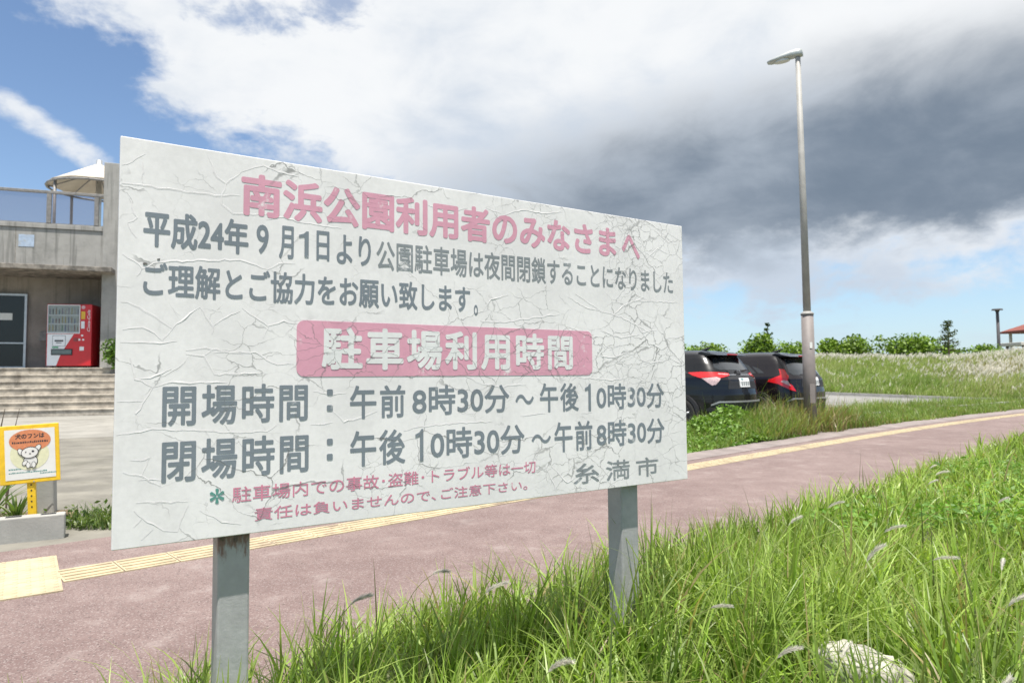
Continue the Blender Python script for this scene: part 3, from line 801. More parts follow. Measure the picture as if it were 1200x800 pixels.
# two spots where the paint has come away and left a dark scar
M_BARE = pmat('bare_dark_metal', (.10, .095, .09), .8, .3, 60)
for cx, cz, r in ((.058, 1.392, .006), (.088, 1.406, .005), (.225, 1.086, .003)):
    mm = MB()
    mm.prism([(cx + r * rs.uniform(.5, 1.1) * math.cos(k * .9), cz + r * rs.uniform(.3, .7) * math.sin(k * .9)) for k in range(7)], -.0013, -.0003)
    mm.build('bare_patch', M_BARE, SB)

# ------------------------------------------------------------------ vending machine
vx, vy = bw(-1.47, -.25)
V = empty('vending_machine', (vx, vy, 1.532), BTH - R(8))
tag(V, 'red and white drink vending machine standing in the building entrance', 'vending machine')
VW = 1.16
MB().box(0, 0, .06, VW, .74, 1.83).build('cabinet', M_VRED, V, bevel=.02)
for xx in (.08, VW - .14):
    MB().box(xx, .08, 0, xx + .06, .66, .06).build('foot', M_BLACK, V)
w = MB()
w.box(.03, -.03, .985, .86, -.002, 1.005).box(.03, -.03, 1.785, .86, -.002, 1.805).box(.03, -.03, 1.005, .045, -.002, 1.785).box(.845, -.03, 1.005, .86, -.002, 1.785)
win = w.build('display_window', M_VWHITE, V)
MB().box(.046, -.006, 1.006, .844, -.003, 1.784).build('back_panel', pmat('display_back', (.55, .58, .56), .6, .1, 9), win)
MB().box(.046, -.031, 1.006, .844, -.028, 1.784).build('display_pane', M_VGLASS, win)
cans = [(.10, .30, .16), (.35, .20, .10), (.10, .14, .35), (.55, .50, .45), (.25, .08, .08), (.08, .09, .10), (.50, .40, .12), (.12, .28, .36), (.30, .24, .36)]
cmat = [pmat('drink_label', c, .4, .1, 20) for c in cans]
rs = random.Random(3)
for zz in (1.54, 1.29, 1.06):
    MB().box(.047, -.026, zz - .05, .843, -.0065, zz - .012).build('shelf', M_VWHITE, win)
    for k in range(10):
        x = .085 + .08 * k; h = rs.choice([.13, .16, .18, .19]); c = rs.choice(cmat)
        MB().tube([(x, -.016, zz - .0115), (x, -.016, zz + h * .75), (x, -.016, zz + h * .85), (x, -.016, zz + h)], [.0095 * 2.6 * .36, .0095, .006, .005], 8).build('sample_drink', c, win, smooth=True)
        o = win.children[-1]; 
wp = MB().prism([(.03, .07), (.27, .07), (.36, .34), (.47, .56), (.56, .72), (.70, .97), (.03, .97)], -.008, -.001).build('white_front_panel', M_VWHITE, V)
MB().box(.16, -.012, .62, .50, -.009, .93).build('advert_frame', pmat('grey_frame', (.30, .32, .34), .5), wp)
MB().box(.175, -.015, .635, .485, -.013, .915).build('advert_sheet', M_VWHITE, wp)
MB().box(.22, -.0165, .755, .44, -.0155, .80).box(.26, -.0165, .71, .40, -.0155, .73).build('advert_lines', M_INK, wp)
MB().box(.16, -.012, .57, .32, -.009, .61).build('green_label', pmat('green_label', (.05, .30, .14), .5), wp)
slot = MB().box(.135, -.02, .37, .68, -.009, .545).build('pickup_slot', M_BLACK, V, bevel=.006)
MB().box(.16, -.025, .40, .655, -.021, .52).build('flap', pmat('slot_flap', (.10, .13, .13), .25, coat=.6), slot)
MB().box(.885, -.006, 1.40, .985, -.001, 1.62).build('yellow_label', pmat('yellow_label', (.72, .46, .05), .5), V)
MB().box(.885, -.006, 1.13, .975, -.001, 1.34).build('price_panel', M_VWHITE, V)
MB().tube([(.935, -.001, 1.74), (.935, -.01, 1.74)], .05, 20).build('round_badge', pmat('pale_badge', (.62, .40, .42), .5), V)
MB().box(.70, -.010, .76, .81, -.001, .86).build('coin_plate', pmat('coin_plate', (.25, .05, .05), .4), V)
for xx, zz in ((.85, .81), (.95, .81), (.92, .93)):
    MB().tube([(xx, -.001, zz), (xx, -.012, zz)], .028, 14).build('button', M_VWHITE, V)
MB().box(.86, -.008, .50, .97, -.001, .61).build('white_label', M_VWHITE, V)
letter('Coca-Cola', (1.04, 1.05, 1.115, 1.66), -.002, M_VWHITE, 'brand_lettering', V, .02, 1.0, shear=.25, rot=True)

# ------------------------------------------------------------------ planter and dog notice (left foreground)
PX = empty('kerb_block', (-3.157, 4.862, 0), R(30))
tag(PX, 'low grey hollow concrete block edging the planting bed at far left', 'concrete block')
blk = MB().box(-.62, 0, .0, 0, .115, .185).build('block', M_CONC2, PX, bevel=.008)
blk2 = MB().box(-1.24, 0, .0, -.626, .115, .185).build('block', M_CONC2, PX, bevel=.008)
for par, xs_ in ((blk, (-.10, -.30, -.50)), (blk2, (-.73, -.93, -1.12))):
    for xx in xs_:
        MB().box(xx - .045, .035, .1858, xx + .045, .085, .1875).build('core_hole', M_BLACK, par)
gb = MB().box(-.09, -.07, 0, .09, .07, .46)
o = gb.build('concrete_stub', M_CONC2, None, bevel=.012); o.location = (-3.83, 5.62, .02); o.rotation_euler = (0, R(-2), R(24))
tag(o, 'short upright pale concrete stub behind the yellow dog notice', 'concrete post')

D = empty('dog_notice', (-3.520, 5.06, .0), R(24))
D.rotation_euler = (0, R(-3.0), R(24))
tag(D, 'small yellow framed notice with a cartoon dog on a perforated yellow post', 'sign')
ps = MB().box(-.026, .012, .02, .026, .016, .52).box(.022, .0165, .02, .026, .045, .52)
po = ps.build('post', M_YEL, D)
for k in range(7):
    zz = .20 + .04 * k
    MB().tube([(0, .0118, zz), (0, .0100, zz)], .0055, 8).build('post_hole', M_BLACK, po)
pn = MB().box(-.185, 0, .375, .185, .010, .80).build('frame', M_YEL, D, bevel=.004)
MB().tube([(.02, 0, .385), (.02, -.004, .385)], .005, 8).build('bolt', M_STEEL, pn)
po2 = sheet([(-.150, .406), (.158, .406), (.158, .770), (-.150, .770)], -.0015, M_PAPER, 'poster', D)
def disc(cx, cz, rx, rz, n=28, rot=0.0):
    return [(cx + rx * math.cos(2 * math.pi * k / n) * math.cos(rot) - rz * math.sin(2 * math.pi * k / n) * math.sin(rot),
             cz + rx * math.cos(2 * math.pi * k / n) * math.sin(rot) + rz * math.sin(2 * math.pi * k / n) * math.cos(rot)) for k in range(n)]
sheet(disc(.0, .585, .12, .115), -.0025, M_CREAM, 'pale_oval', po2)
sheet(disc(.005, .685, .128, .080), -.0035, M_ORANGE, 'orange_oval', po2)
letter('犬のフンは', (-.085, .700, .095, .738), -.0046, M_INK, 'lettering', po2, .06)
ln = MB()
x = -.105
rs = random.Random(8)
while x < .11:
    l = rs.uniform(.006, .013); ln.box(x, -.0048, .668, x + l, -.0044, .668 + rs.uniform(.010, .015)); x += l + .004
ln.build('small_print', M_INK, po2)
ln = MB()
for zz, x0, x1 in ((.478, -.13, .03), (.452, -.13, .10), (.436, .06, .155)):
    x = x0
    while x < x1:
        l = rs.uniform(.004, .010); ln.box(x, -.0026, zz, x + l, -.0022, zz + rs.uniform(.007, .011)); x += l + .003
ln.build('small_print', M_TEAL, po2)
dg = MB(); dw = MB()
def shape(poly_fn, y, grow):
    dg.prism(poly_fn(grow), y, y + .0003); dw.prism(poly_fn(0), y - .0008, y - .0004)
lay = -.0050
shape(lambda g_: disc(.005, .535, .040 + g_, .042 + g_), lay, .005)
shape(lambda g_: disc(-.030, .525, .018 + g_, .012 + g_, rot=.9), lay - .0012, .004)
shape(lambda g_: disc(-.052, .605, .014 + g_, .026 + g_, rot=.5), lay - .0024, .004)
shape(lambda g_: disc(.052, .628, .014 + g_, .024 + g_, rot=-.6), lay - .0024, .004)
shape(lambda g_: disc(.002, .598, .050 + g_, .037 + g_, rot=.15), lay - .0036, .005)
shape(lambda g_: disc(-.010, .508, .011 + g_, .020 + g_), lay - .0048, .003)
shape(lambda g_: disc(.024, .508, .011 + g_, .020 + g_), lay - .0048, .003)
dg.prism(disc(.022, .606, .008, .007), lay - .0056, lay - .0052)
dg.prism(disc(-.022, .603, .004, .005), lay - .0056, lay - .0052)
dg.prism(disc(.004, .590, .006, .004), lay - .0056, lay - .0052)
dd = dg.build('dog_outline', M_INK, po2); dw.build('dog_fill', M_PAPER, dd)

# ------------------------------------------------------------------ street lamp (right)
L = empty('street_lamp', (5.80, 13.35, 0), 0)
L.scale = (1.0, 1.0, 1.06)
tag(L, 'tall slender brown street lamp standing in grass beside the parked black cars', 'street lamp')
MB().tube([(0, 0, -.05), (0, 0, .03)], .20, 24).build('base_plate', M_POLE, L)
po = MB().tube([(0, 0, .03), (-.003, 0, 2.17)], [.118, .113], 28).build('lower_pole', M_POLE, L, smooth=True)
MB().tube([(-.003, 0, 2.17), (-.003, 0, 2.20), (-.004, 0, 2.235)], [.122, .122, .075], 28).build('collar', M_POLE2, po, smooth=True)
MB().box(-.025, -.121, 1.55, .025, -.1165, 1.66).build('sticker', M_PAPER, po)
MB().box(-.05, -.121, .55, .05, -.113, .90).build('access_hatch', M_POLE, po)
MB().tube([(-.004, 0, 2.2), (-.010, 0, 4.6), (-.018, 0, 7.05)], [.072, .062, .048], 24).build('upper_pole', M_POLE2, L, smooth=True)
hd = MB()
sec = [(-.09, .075, .06, 7.12), (.0, .085, .075, 7.13), (.12, .10, .068, 7.13), (.32, .11, .045, 7.105), (.52, .095, .03, 7.085), (.58, .06, .018, 7.08)]
HD = Vector((-.66, .42, 0)).normalized(); HS = Vector((-HD.y, HD.x, 0))
for x_, w_, h_, zc in sec:
    for k in range(16):
        t = 2 * math.pi * k / 16
        c_ = abs(math.cos(t)) ** .6 * math.copysign(1, math.cos(t)); s__ = abs(math.sin(t)) ** .6 * math.copysign(1, math.sin(t))
        p = HD * x_ + HS * w_ * c_ + Vector((-.018, 0, zc + h_ * s__)); hd.v.append(tuple(p))
for i in range(len(sec) - 1):
    for k in range(16):
        hd.f.append((i * 16 + k, i * 16 + (k + 1) % 16, (i + 1) * 16 + (k + 1) % 16, (i + 1) * 16 + k))
hd.f.append(tuple(range(16))); hd.f.append(tuple(range(80, 96)))
hdo = hd.build('lamp_head', M_LHEAD, L, smooth=True)
lens = MB()
pts = [HD * (.30 + .15 * math.cos(2 * math.pi * k / 20)) + HS * (.085 * math.sin(2 * math.pi * k / 20)) for k in range(20)]
lens.add([tuple(p + Vector((-.018, 0, 7.035))) for p in pts] + [tuple(p * 1.0 + Vector((-.018, 0, 7.10))) for p in pts], [tuple(range(20))] + [(k, (k + 1) % 20, (k + 1) % 20 + 20, k + 20) for k in range(20)])
lens.build('lens', M_LENS, hdo)
MB().tube([(-.045, -.01, 7.04), (-.06, -.015, 6.9), (-.055, -.02, 6.75)], .006, 6).build('loose_wire', M_STEEL, L)

# ------------------------------------------------------------------ cars, seen from behind
LV = [  # z, rear x, front x, half width, corner exponent
    (.21, .16, 4.05, .78, 4.5), (.30, .07, 4.18, .845, 4.5), (.42, .025, 4.26, .872, 4.5), (.58, .005, 4.30, .886, 4.2), (.72, .0, 4.30, .890, 4.0),
    (.84, .03, 4.27, .884, 4.0), (.92, .045, 4.20, .880, 4.0), (1.00, .05, 4.05, .868, 4.0), (1.05, .09, 3.55, .850, 4.0), (1.09, .13, 3.20, .825, 4.2),
    (1.20, .20, 2.98, .775, 4.4), (1.32, .29, 2.68, .725, 4.6), (1.42, .37, 2.42, .680, 4.6), (1.495, .43, 2.18, .635, 4.2), (1.55, .56, 1.98, .560, 3.6), (1.585, .80, 1.75, .42, 3.0), (1.598, 1.05, 1.5, .22, 2.6)]
LVA = np.array(LV)
NRING = 96
def car_ring(z, n=NRING):
    xr, xf, w, e = (float(np.interp(z, LVA[:, 0], LVA[:, k])) for k in (1, 2, 3, 4))
    cx, a = (xr + xf) / 2, (xf - xr) / 2
    th = np.linspace(0, 2 * math.pi, 721)
    x = cx - a * np.sign(np.cos(th)) * np.abs(np.cos(th)) ** (2 / (e * 1.6)); y = w * np.sign(np.sin(th)) * np.abs(np.sin(th)) ** (2 / e)
    # bow the rear end a little
    x = x + 0.07 * (np.abs(y) / w) ** 2.2 * (x < cx)
    s = np.concatenate([[0], np.cumsum(np.hypot(np.diff(x), np.diff(y)))])
    return x, y, s
_rc = {}
def car_pt(s, z, off=0.0):
    """point on the skin: s metres round from the middle of the tail (left side positive), z up"""
    key = round(z, 3)
    if key not in _rc: _rc[key] = car_ring(z)
    x, y, sl = _rc[key]; T = sl[-1]; sm = s % T
    px_, py_ = float(np.interp(sm, sl, x)), float(np.interp(sm, sl, y))
    if off:
        e = .01
        qx, qy = float(np.interp((sm + e) % T, sl, x)), float(np.interp((sm + e) % T, sl, y))
        k2 = round(z + .015, 3)
        if k2 not in _rc: _rc[k2] = car_ring(z + .015)
        x2, y2, s2 = _rc[k2]; r2 = sm / T * s2[-1]
        ux, uy = float(np.interp(r2, s2, x2)), float(np.interp(r2, s2, y2))
        n = Vector((qx - px_, qy - py_, 0)).cross(Vector((ux - px_, uy - py_, .015)))
        if n.length > 1e-9:
            n.normalize()
            if n.x * (px_ - 2.1) * .2 + n.y * py_ < 0: n = -n
            return (px_ + n.x * off, py_ + n.y * off, z + n.z * off)
    return (px_, py_, z)

def car_patch(poly, m, name, parent, off=.006, step=.06):
    """a panel, pane or lamp lens lying on the skin; poly in (s, z)"""
    bm = bmesh.new()
    f = bm.faces.new([bm.verts.new((s_, z_, 0)) for s_, z_ in poly])
    s0, s1 = min(p[0] for p in poly), max(p[0] for p in poly); z0, z1 = min(p[1] for p in poly), max(p[1] for p in poly)
    for ax, lo, hi in ((0, s0, s1), (1, z0, z1)):
        v = lo + step
        while v < hi - .005:
            co = Vector((v, 0, 0)) if ax == 0 else Vector((0, v, 0)); no = Vector((1, 0, 0)) if ax == 0 else Vector((0, 1, 0))
            bmesh.ops.bisect_plane(bm, geom=bm.verts[:] + bm.edges[:] + bm.faces[:], plane_co=co, plane_no=no)
            v += step
    bmesh.ops.triangulate(bm, faces=bm.faces[:])
    bm.verts.ensure_lookup_table()
    top = [car_pt(v.co.x, v.co.y, off) for v in bm.verts]
    low = [car_pt(v.co.x, v.co.y, -.004) for v in bm.verts]
    n = len(top)
    faces = [tuple(v.index for v in f_.verts) for f_ in bm.faces]
    bm.edges.index_update()
    sides = [(e_.verts[0].index, e_.verts[1].index, e_.verts[1].index + n, e_.verts[0].index + n) for e_ in bm.edges if len(e_.link_faces) == 1]
    bm.free()
    return MB().add(top + low, faces + sides).build(name, m, parent)

def mir(poly): return [(-s_, z_) for s_, z_ in poly]

def make_car(label, cat, loc, fwd, paint, kind):
    root = empty('parked_car', (*loc, .045), math.atan2(fwd[1], fwd[0]))
    tag(root, label, cat, 'black cars parked side by side')
    zs = np.unique(np.concatenate([LVA[:, 0], np.linspace(.21, 1.595, 34)]))
    mb = MB()
    for z in zs:
        T = car_ring(float(z))[2][-1]
        for k in range(NRING): mb.v.append(car_pt(T * k / NRING, float(z)))
    for i in range(len(zs) - 1):
        for k in range(NRING):
            mb.f.append((i * NRING + k, i * NRING + (k + 1) % NRING, (i + 1) * NRING + (k + 1) % NRING, (i + 1) * NRING + k))
    mb.f.append(tuple((len(zs) - 1) * NRING + k for k in range(NRING))); mb.f.append(tuple(range(NRING)))
    body = mb.build('body', paint, root, smooth=True)
    # glazing
    if kind == 0:
        rw = [(-.52, 1.19), (.52, 1.19), (.60, 1.23), (.50, 1.40), (.44, 1.43), (-.44, 1.43), (-.50, 1.40), (-.60, 1.23)]
    else:
        rw = [(-.60, 1.08), (.60, 1.08), (.66, 1.14), (.52, 1.43), (-.52, 1.43), (-.66, 1.14)]
    rwo = car_patch(rw, M_CGLASS, 'rear_window', root, .004)
    arm = [car_pt(.02, 1.14, .012), car_pt(-.16, 1.17, .016), car_pt(-.36, 1.19, .014)]
    wi = MB().tube(arm, .011, 6).build('wiper', M_BLACK, root)
    car_patch([(-.02, 1.10), (.12, 1.10), (.10, 1.17), (.0, 1.17)], M_BLACK, 'wiper_hub', root, .03)
    for sg in (1, -1):
        f_ = (lambda p: p) if sg == 1 else mir
        car_patch(f_([(1.35, 1.13), (1.95, 1.11), (1.95, 1.42), (1.62, 1.43), (1.40, 1.30)]), M_CGLASS, 'side_window', root, .004)
        car_patch(f_([(2.02, 1.11), (3.05, 1.11), (2.80, 1.40), (2.02, 1.43)]), M_CGLASS, 'side_window', root, .004)
        car_patch(f_([(1.16, 1.13), (1.29, 1.13), (1.34, 1.28), (1.22, 1.24)]), M_CGLASS, 'quarter_window', root, .004)
    # spoiler over the tailgate
    sp = MB(); pr = [(-.14, 1.475), (.00, 1.505), (.22, 1.555), (.30, 1.53), (.10, 1.46)]
    W_ = .56
    pts0 = [(x + .40, -W_, z) for x, z in pr]; pts1 = [(x + .40, W_, z) for x, z in pr]
    n = len(pr); sp.add(pts0 + pts1, [tuple(range(n)), tuple(range(2 * n - 1, n - 1, -1))] + [(i, i + n, (i + 1) % n + n, (i + 1) % n) for i in range(n)])
    spo = sp.build('spoiler', paint, root, bevel=.012)
    MB().box(.266, -.16, 1.482, .30, .16, 1.502).build('brake_light', M_TAIL, root)
    # lamps
    for sg in (1, -1):
        f_ = (lambda p: p) if sg == 1 else mir
        if kind == 0:
            tl = car_patch(f_([(.36, 1.125), (.36, 1.08), (.60, 1.035), (.66, 1.06), (.98, 1.04), (1.10, 1.09), (1.16, 1.145), (.90, 1.155), (.62, 1.145)]), M_TAIL, 'tail_light', root, .012, .04)
            car_patch(f_([(.615, 1.025), (.665, 1.055), (.96, 1.035), (.87, .95), (.80, .90), (.73, .915)]), M_CLEAR, 'clear_lens', tl, .009, .04)
            car_patch(f_([(.38, 1.105), (.60, 1.12), (.60, 1.105), (.38, 1.09)]), M_CLEAR, 'light_bar', tl, .014, .04)
        else:
            tl = car_patch(f_([(.70, 1.20), (.80, 1.21), (.86, 1.08), (1.16, .99), (1.18, .95), (.98, .90), (.78, .78), (.66, .74), (.70, .86), (.80, .95), (.72, 1.06)]), M_TAIL, 'tail_light', root, .014, .04)
            car_patch(f_([(.78, .96), (.86, .98), (.92, .95), (.80, .88), (.74, .85)]), M_CLEAR, 'clear_lens', tl, .018, .04)
    # plate, handle, emblem, bumper pieces
    car_patch([(-.50, .83), (.50, .83), (.44, 1.06), (-.44, 1.06)], M_BLACK, 'plate_recess', root, .003)
    pl = car_patch([(-.165, .86), (.165, .86), (.165, 1.025), (-.165, 1.025)], M_PLATE, 'number_plate', root, .016)
    car_patch([(.03, .995), (.11, .995), (.11, 1.012), (.03, 1.012)], M_TEAL, 'plate_mark', pl, .0185)
    for k in range(4):
        s0 = .12 - .072 * k
        car_patch([(s0 - .045, .885), (s0, .885), (s0, .965), (s0 - .045, .965)], pmat('grey_plate_figure', (.25, .27, .27), .5), 'plate_mark', pl, .0185)
    car_patch([(-.40, 1.085), (.40, 1.085), (.40, 1.10), (-.40, 1.10)], M_CHROME if kind == 0 else M_BLACK, 'tailgate_strip', root, .012)
    if kind == 0:
        em = MB()
        for sgn in (-1, 1):
            em.tube([car_pt(sgn * .040, 1.11, .014), car_pt(sgn * .030, 1.17, .014)], .0065, 6)
        em.tube([car_pt(.035, 1.14, .014), car_pt(-.035, 1.14, .014)], .0065, 6)
        em.tube([car_pt(.058, 1.105, .014), car_pt(.050, 1.178, .014), car_pt(-.050, 1.178, .014), car_pt(-.058, 1.105, .014), car_pt(.058, 1.105, .014)], .006, 6)
        em.build('emblem', M_CHROME, root)
    car_patch([(-.92, .24), (.92, .24), (.95, .46), (.74, .57), (-.74, .57), (-.95, .46)], M_BLACK, 'lower_bumper', root, .008)
    car_patch([(-.86, .52), (-.70, .578), (.70, .578), (.86, .52), (.86, .548), (.72, .606), (-.72, .606), (-.86, .548)], M_SILV, 'skid_trim', root, .022)
    for sg in (1, -1):
        f_ = (lambda p: p) if sg == 1 else mir
        car_patch(f_([(.58, .32), (.82, .33), (.82, .385), (.62, .375)]), M_TAIL, 'reflector', root, .012, .04)
        car_patch(f_([(.80, .64), (1.4, .655), (1.4, .662), (.80, .647)]), M_BLACK, 'bumper_seam', root, .002)
        car_patch(f_([(1.30, .28), (3.6, .28), (3.6, .36), (1.30, .36)]), M_BLACK, 'sill_cladding', root, .012)
        car_patch(f_([(2.15, .93), (2.33, .93), (2.33, .965), (2.15, .965)]), paint, 'door_handle', root, .03)
        for sx in (1.98, 2.98):
            car_patch(f_([(sx, .37), (sx + .008, .37), (sx + .008, 1.09), (sx, 1.09)]), M_BLACK, 'door_seam', root, .0015)
        for ax in (1.62 if False else .88, 3.42):
            y = .885 * sg
            # wheel arch: a flat dark crescent just proud of the flank
            ar = MB(); k_ = 20
            out_ = [(ax + .405 * math.cos(math.pi * t / k_), .34 + .405 * math.sin(math.pi * t / k_)) for t in range(-2, k_ + 3)]
            inn = [(ax + .345 * math.cos(math.pi * t / k_), .34 + .345 * math.sin(math.pi * t / k_)) for t in range(-2, k_ + 3)]
            poly = out_ + inn[::-1]
            n = len(poly); y0, y1 = y - .05 * sg, y + .012 * sg
            half = len(out_)
            vv = [(x, y0, z) for x, z in poly] + [(x, y1, z) for x, z in poly]
            ff = []
            for i in range(half - 1):
                a_, b_ = i, i + 1; c_, d_ = n - 2 - i, n - 1 - i
                ff += [(a_ + n, b_ + n, c_ + n, d_ + n), (a_, b_, b_ + n, a_ + n), (d_, c_, c_ + n, d_ + n)]
            ar.add(vv, ff).build('wheel_arch', M_BLACK, root)
            wl = [(ax + .345 * math.cos(2 * math.pi * t / 28), .34 + .345 * math.sin(2 * math.pi * t / 28)) for t in range(28)]
            MB().prism(wl, y - .02 * sg, y - .30 * sg).build('wheel_well', M_BLACK, root)
            wh = MB()
            prof = [(.20, -.005), (.225, .012), (.30, .016), (.325, .004), (.330, -.03), (.330, -.16), (.30, -.18)]
            for r_, o_ in prof:
                for t in range(32):
                    wh.v.append((ax + r_ * math.cos(2 * math.pi * t / 32), y + o_ * sg, .33 + r_ * math.sin(2 * math.pi * t / 32)))
            for i in range(len(prof) - 1):
                for t in range(32): wh.f.append((i * 32 + t, i * 32 + (t + 1) % 32, (i + 1) * 32 + (t + 1) % 32, (i + 1) * 32 + t))
            who = wh.build('wheel', M_RUBBER, root, smooth=True)
            rm = MB()
            rm.tube([(ax, y - .06 * sg, .33), (ax, y + .004 * sg, .33)], .045, 16)
            for t in range(5):
                an = 2 * math.pi * t / 5 + .3
                rm.tube([(ax + .03 * math.cos(an), y - .004 * sg, .33 + .03 * math.sin(an)), (ax + .205 * math.cos(an), y - .012 * sg, .33 + .205 * math.sin(an))], [.032, .022], 8)
            rm.tube([(ax + .208 * math.cos(2 * math.pi * t / 28), y - .012 * sg, .33 + .208 * math.sin(2 * math.pi * t / 28)) for t in range(29)], .012, 6)
            rm.build('rim', M_SILV, who, smooth=True)
        mi = MB().box(2.95, .90 if sg > 0 else -1.04, 1.05, 3.07, 1.04 if sg > 0 else -.90, 1.18).box(2.98, .80 if sg > 0 else -.91, 1.06, 3.04, .91 if sg > 0 else -.80, 1.10)
        mi.build('mirror', paint, root, bevel=.03)
        car_patch(f_([(4.55, .68), (4.95, .70), (4.95, .84), (4.50, .86)]), M_CLEAR, 'headlight', root, .01)
    car_patch([(car_ring(1.3)[2][-1] / 2 - .60, 1.10), (car_ring(1.3)[2][-1] / 2 + .60, 1.10), (car_ring(1.3)[2][-1] / 2 + .50, 1.42), (car_ring(1.3)[2][-1] / 2 - .50, 1.42)], M_CGLASS, 'windscreen', root, .004)
    MB().tube([(.95, 0, 1.585), (.80, 0, 1.64), (.74, 0, 1.665)], [.035, .018, .006], 8).build('roof_antenna', M_BLACK, root)
    return root

FW = Vector((-.65, .76, 0)).normalized(); RT = Vector((FW.y, -FW.x, 0))
c1 = Vector((3.80, 12.5, 0)) + RT * .885
make_car('black parked car with wide red tail lights right behind the notice board edge', 'car', (c1.x, c1.y), FW, M_CARBLK, 0)
c2 = Vector((5.81, 14.0, 0)) + RT * .885
make_car('dark parked car with boomerang tail lights partly hidden by the street lamp', 'car', (c2.x, c2.y), FW, M_CARPLUM, 1)

# ------------------------------------------------------------------ vegetation
rng = np.random.default_rng(7)
def vnoise(x, y, sc, seed=0.0):
    """cheap smooth value noise on arrays"""
    x = np.asarray(x) * sc + 31.7 + seed * 17.3; y = np.asarray(y) * sc + 11.9 + seed * 5.1
    xi, yi = np.floor(x), np.floor(y); fx, fy = x - xi, y - yi
    fx = fx * fx * (3 - 2 * fx); fy = fy * fy * (3 - 2 * fy)
    def h(a, b):
        v = np.sin(a * 127.1 + b * 311.7 + seed * 74.7) * 43758.5453; return v - np.floor(v)
    return (h(xi, yi) * (1 - fx) + h(xi + 1, yi) * fx) * (1 - fy) + (h(xi, yi + 1) * (1 - fx) + h(xi + 1, yi + 1) * fx) * fy

def blades(x, y, z, h, w, lean, az, cols, seg=5, droop=0.5, tipc=None):
    """many arching grass blades; returns verts, quads, colours"""
    n = len(x); K = seg + 1
    t = np.linspace(0, 1, K)[None, :]
    bend = lean[:, None] * h[:, None] * t ** 1.9
    up = h[:, None] * (t - droop * np.minimum(lean[:, None], 1.3) * 0.55 * t ** 2.6)
    cx, cy = np.cos(az)[:, None], np.sin(az)[:, None]
    px_ = x[:, None] + cx * bend; py_ = y[:, None] + cy * bend; pz_ = z[:, None] + up
    wa = az + math.pi / 2 + rng.uniform(-1.1, 1.1, n)
    ww = w[:, None] * (0.75 + 0.25 * np.minimum(t * 4, 1)) * np.clip(1 - t ** 2.2, 0.04, 1) * 0.5
    wx, wy = np.cos(wa)[:, None] * ww, np.sin(wa)[:, None] * ww
    L_ = np.stack([px_ - wx, py_ - wy, pz_], -1); R_ = np.stack([px_ + wx, py_ + wy, pz_], -1)
    v = np.stack([L_, R_], 2).reshape(n, K * 2, 3)
    b0 = (np.arange(n) * K * 2)[:, None]
    k = np.arange(seg)[None, :] * 2
    qd = np.stack([b0 + k, b0 + k + 1, b0 + k + 3, b0 + k + 2], -1)
    c = np.repeat(cols[:, None, :], K * 2, 1)
    if tipc is not None:
        tt = np.repeat(t, 2, 1)[0][None, :, None]
        mixv = (tt ** 3) * tipc[:, None, None]
        c = c * (1 - mixv) + np.array([0.30, 0.27, 0.10])[None, None, :] * mixv
    return v.reshape(-1, 3), qd.reshape(-1, 4), c.reshape(-1, 3)

def grass_cols(n, x, y, pal, sc=1.2):
    pal = np.array(pal); m_ = vnoise(x, y, sc, 3) * 0.6 + rng.random(n) * 0.6
    f = np.clip(m_, 0, 0.999) * (len(pal) - 1); i = f.astype(int); fr_ = (f - i)[:, None]
    c = pal[i] * (1 - fr_) + pal[np.minimum(i + 1, len(pal) - 1)] * fr_
    return c * rng.uniform(0.75, 1.25, (n, 1))

def join_arrays(parts):
    V_, Q_, C_ = [], [], []; b = 0
    for v, q_, c in parts:
        V_.append(v); Q_.append(q_ + b); C_.append(c); b += len(v)
    return np.concatenate(V_), np.concatenate(Q_), np.concatenate(C_)

PAL = [(0.085, 0.150, 0.026), (0.165, 0.258, 0.046), (0.245, 0.365, 0.062), (0.345, 0.460, 0.098)]
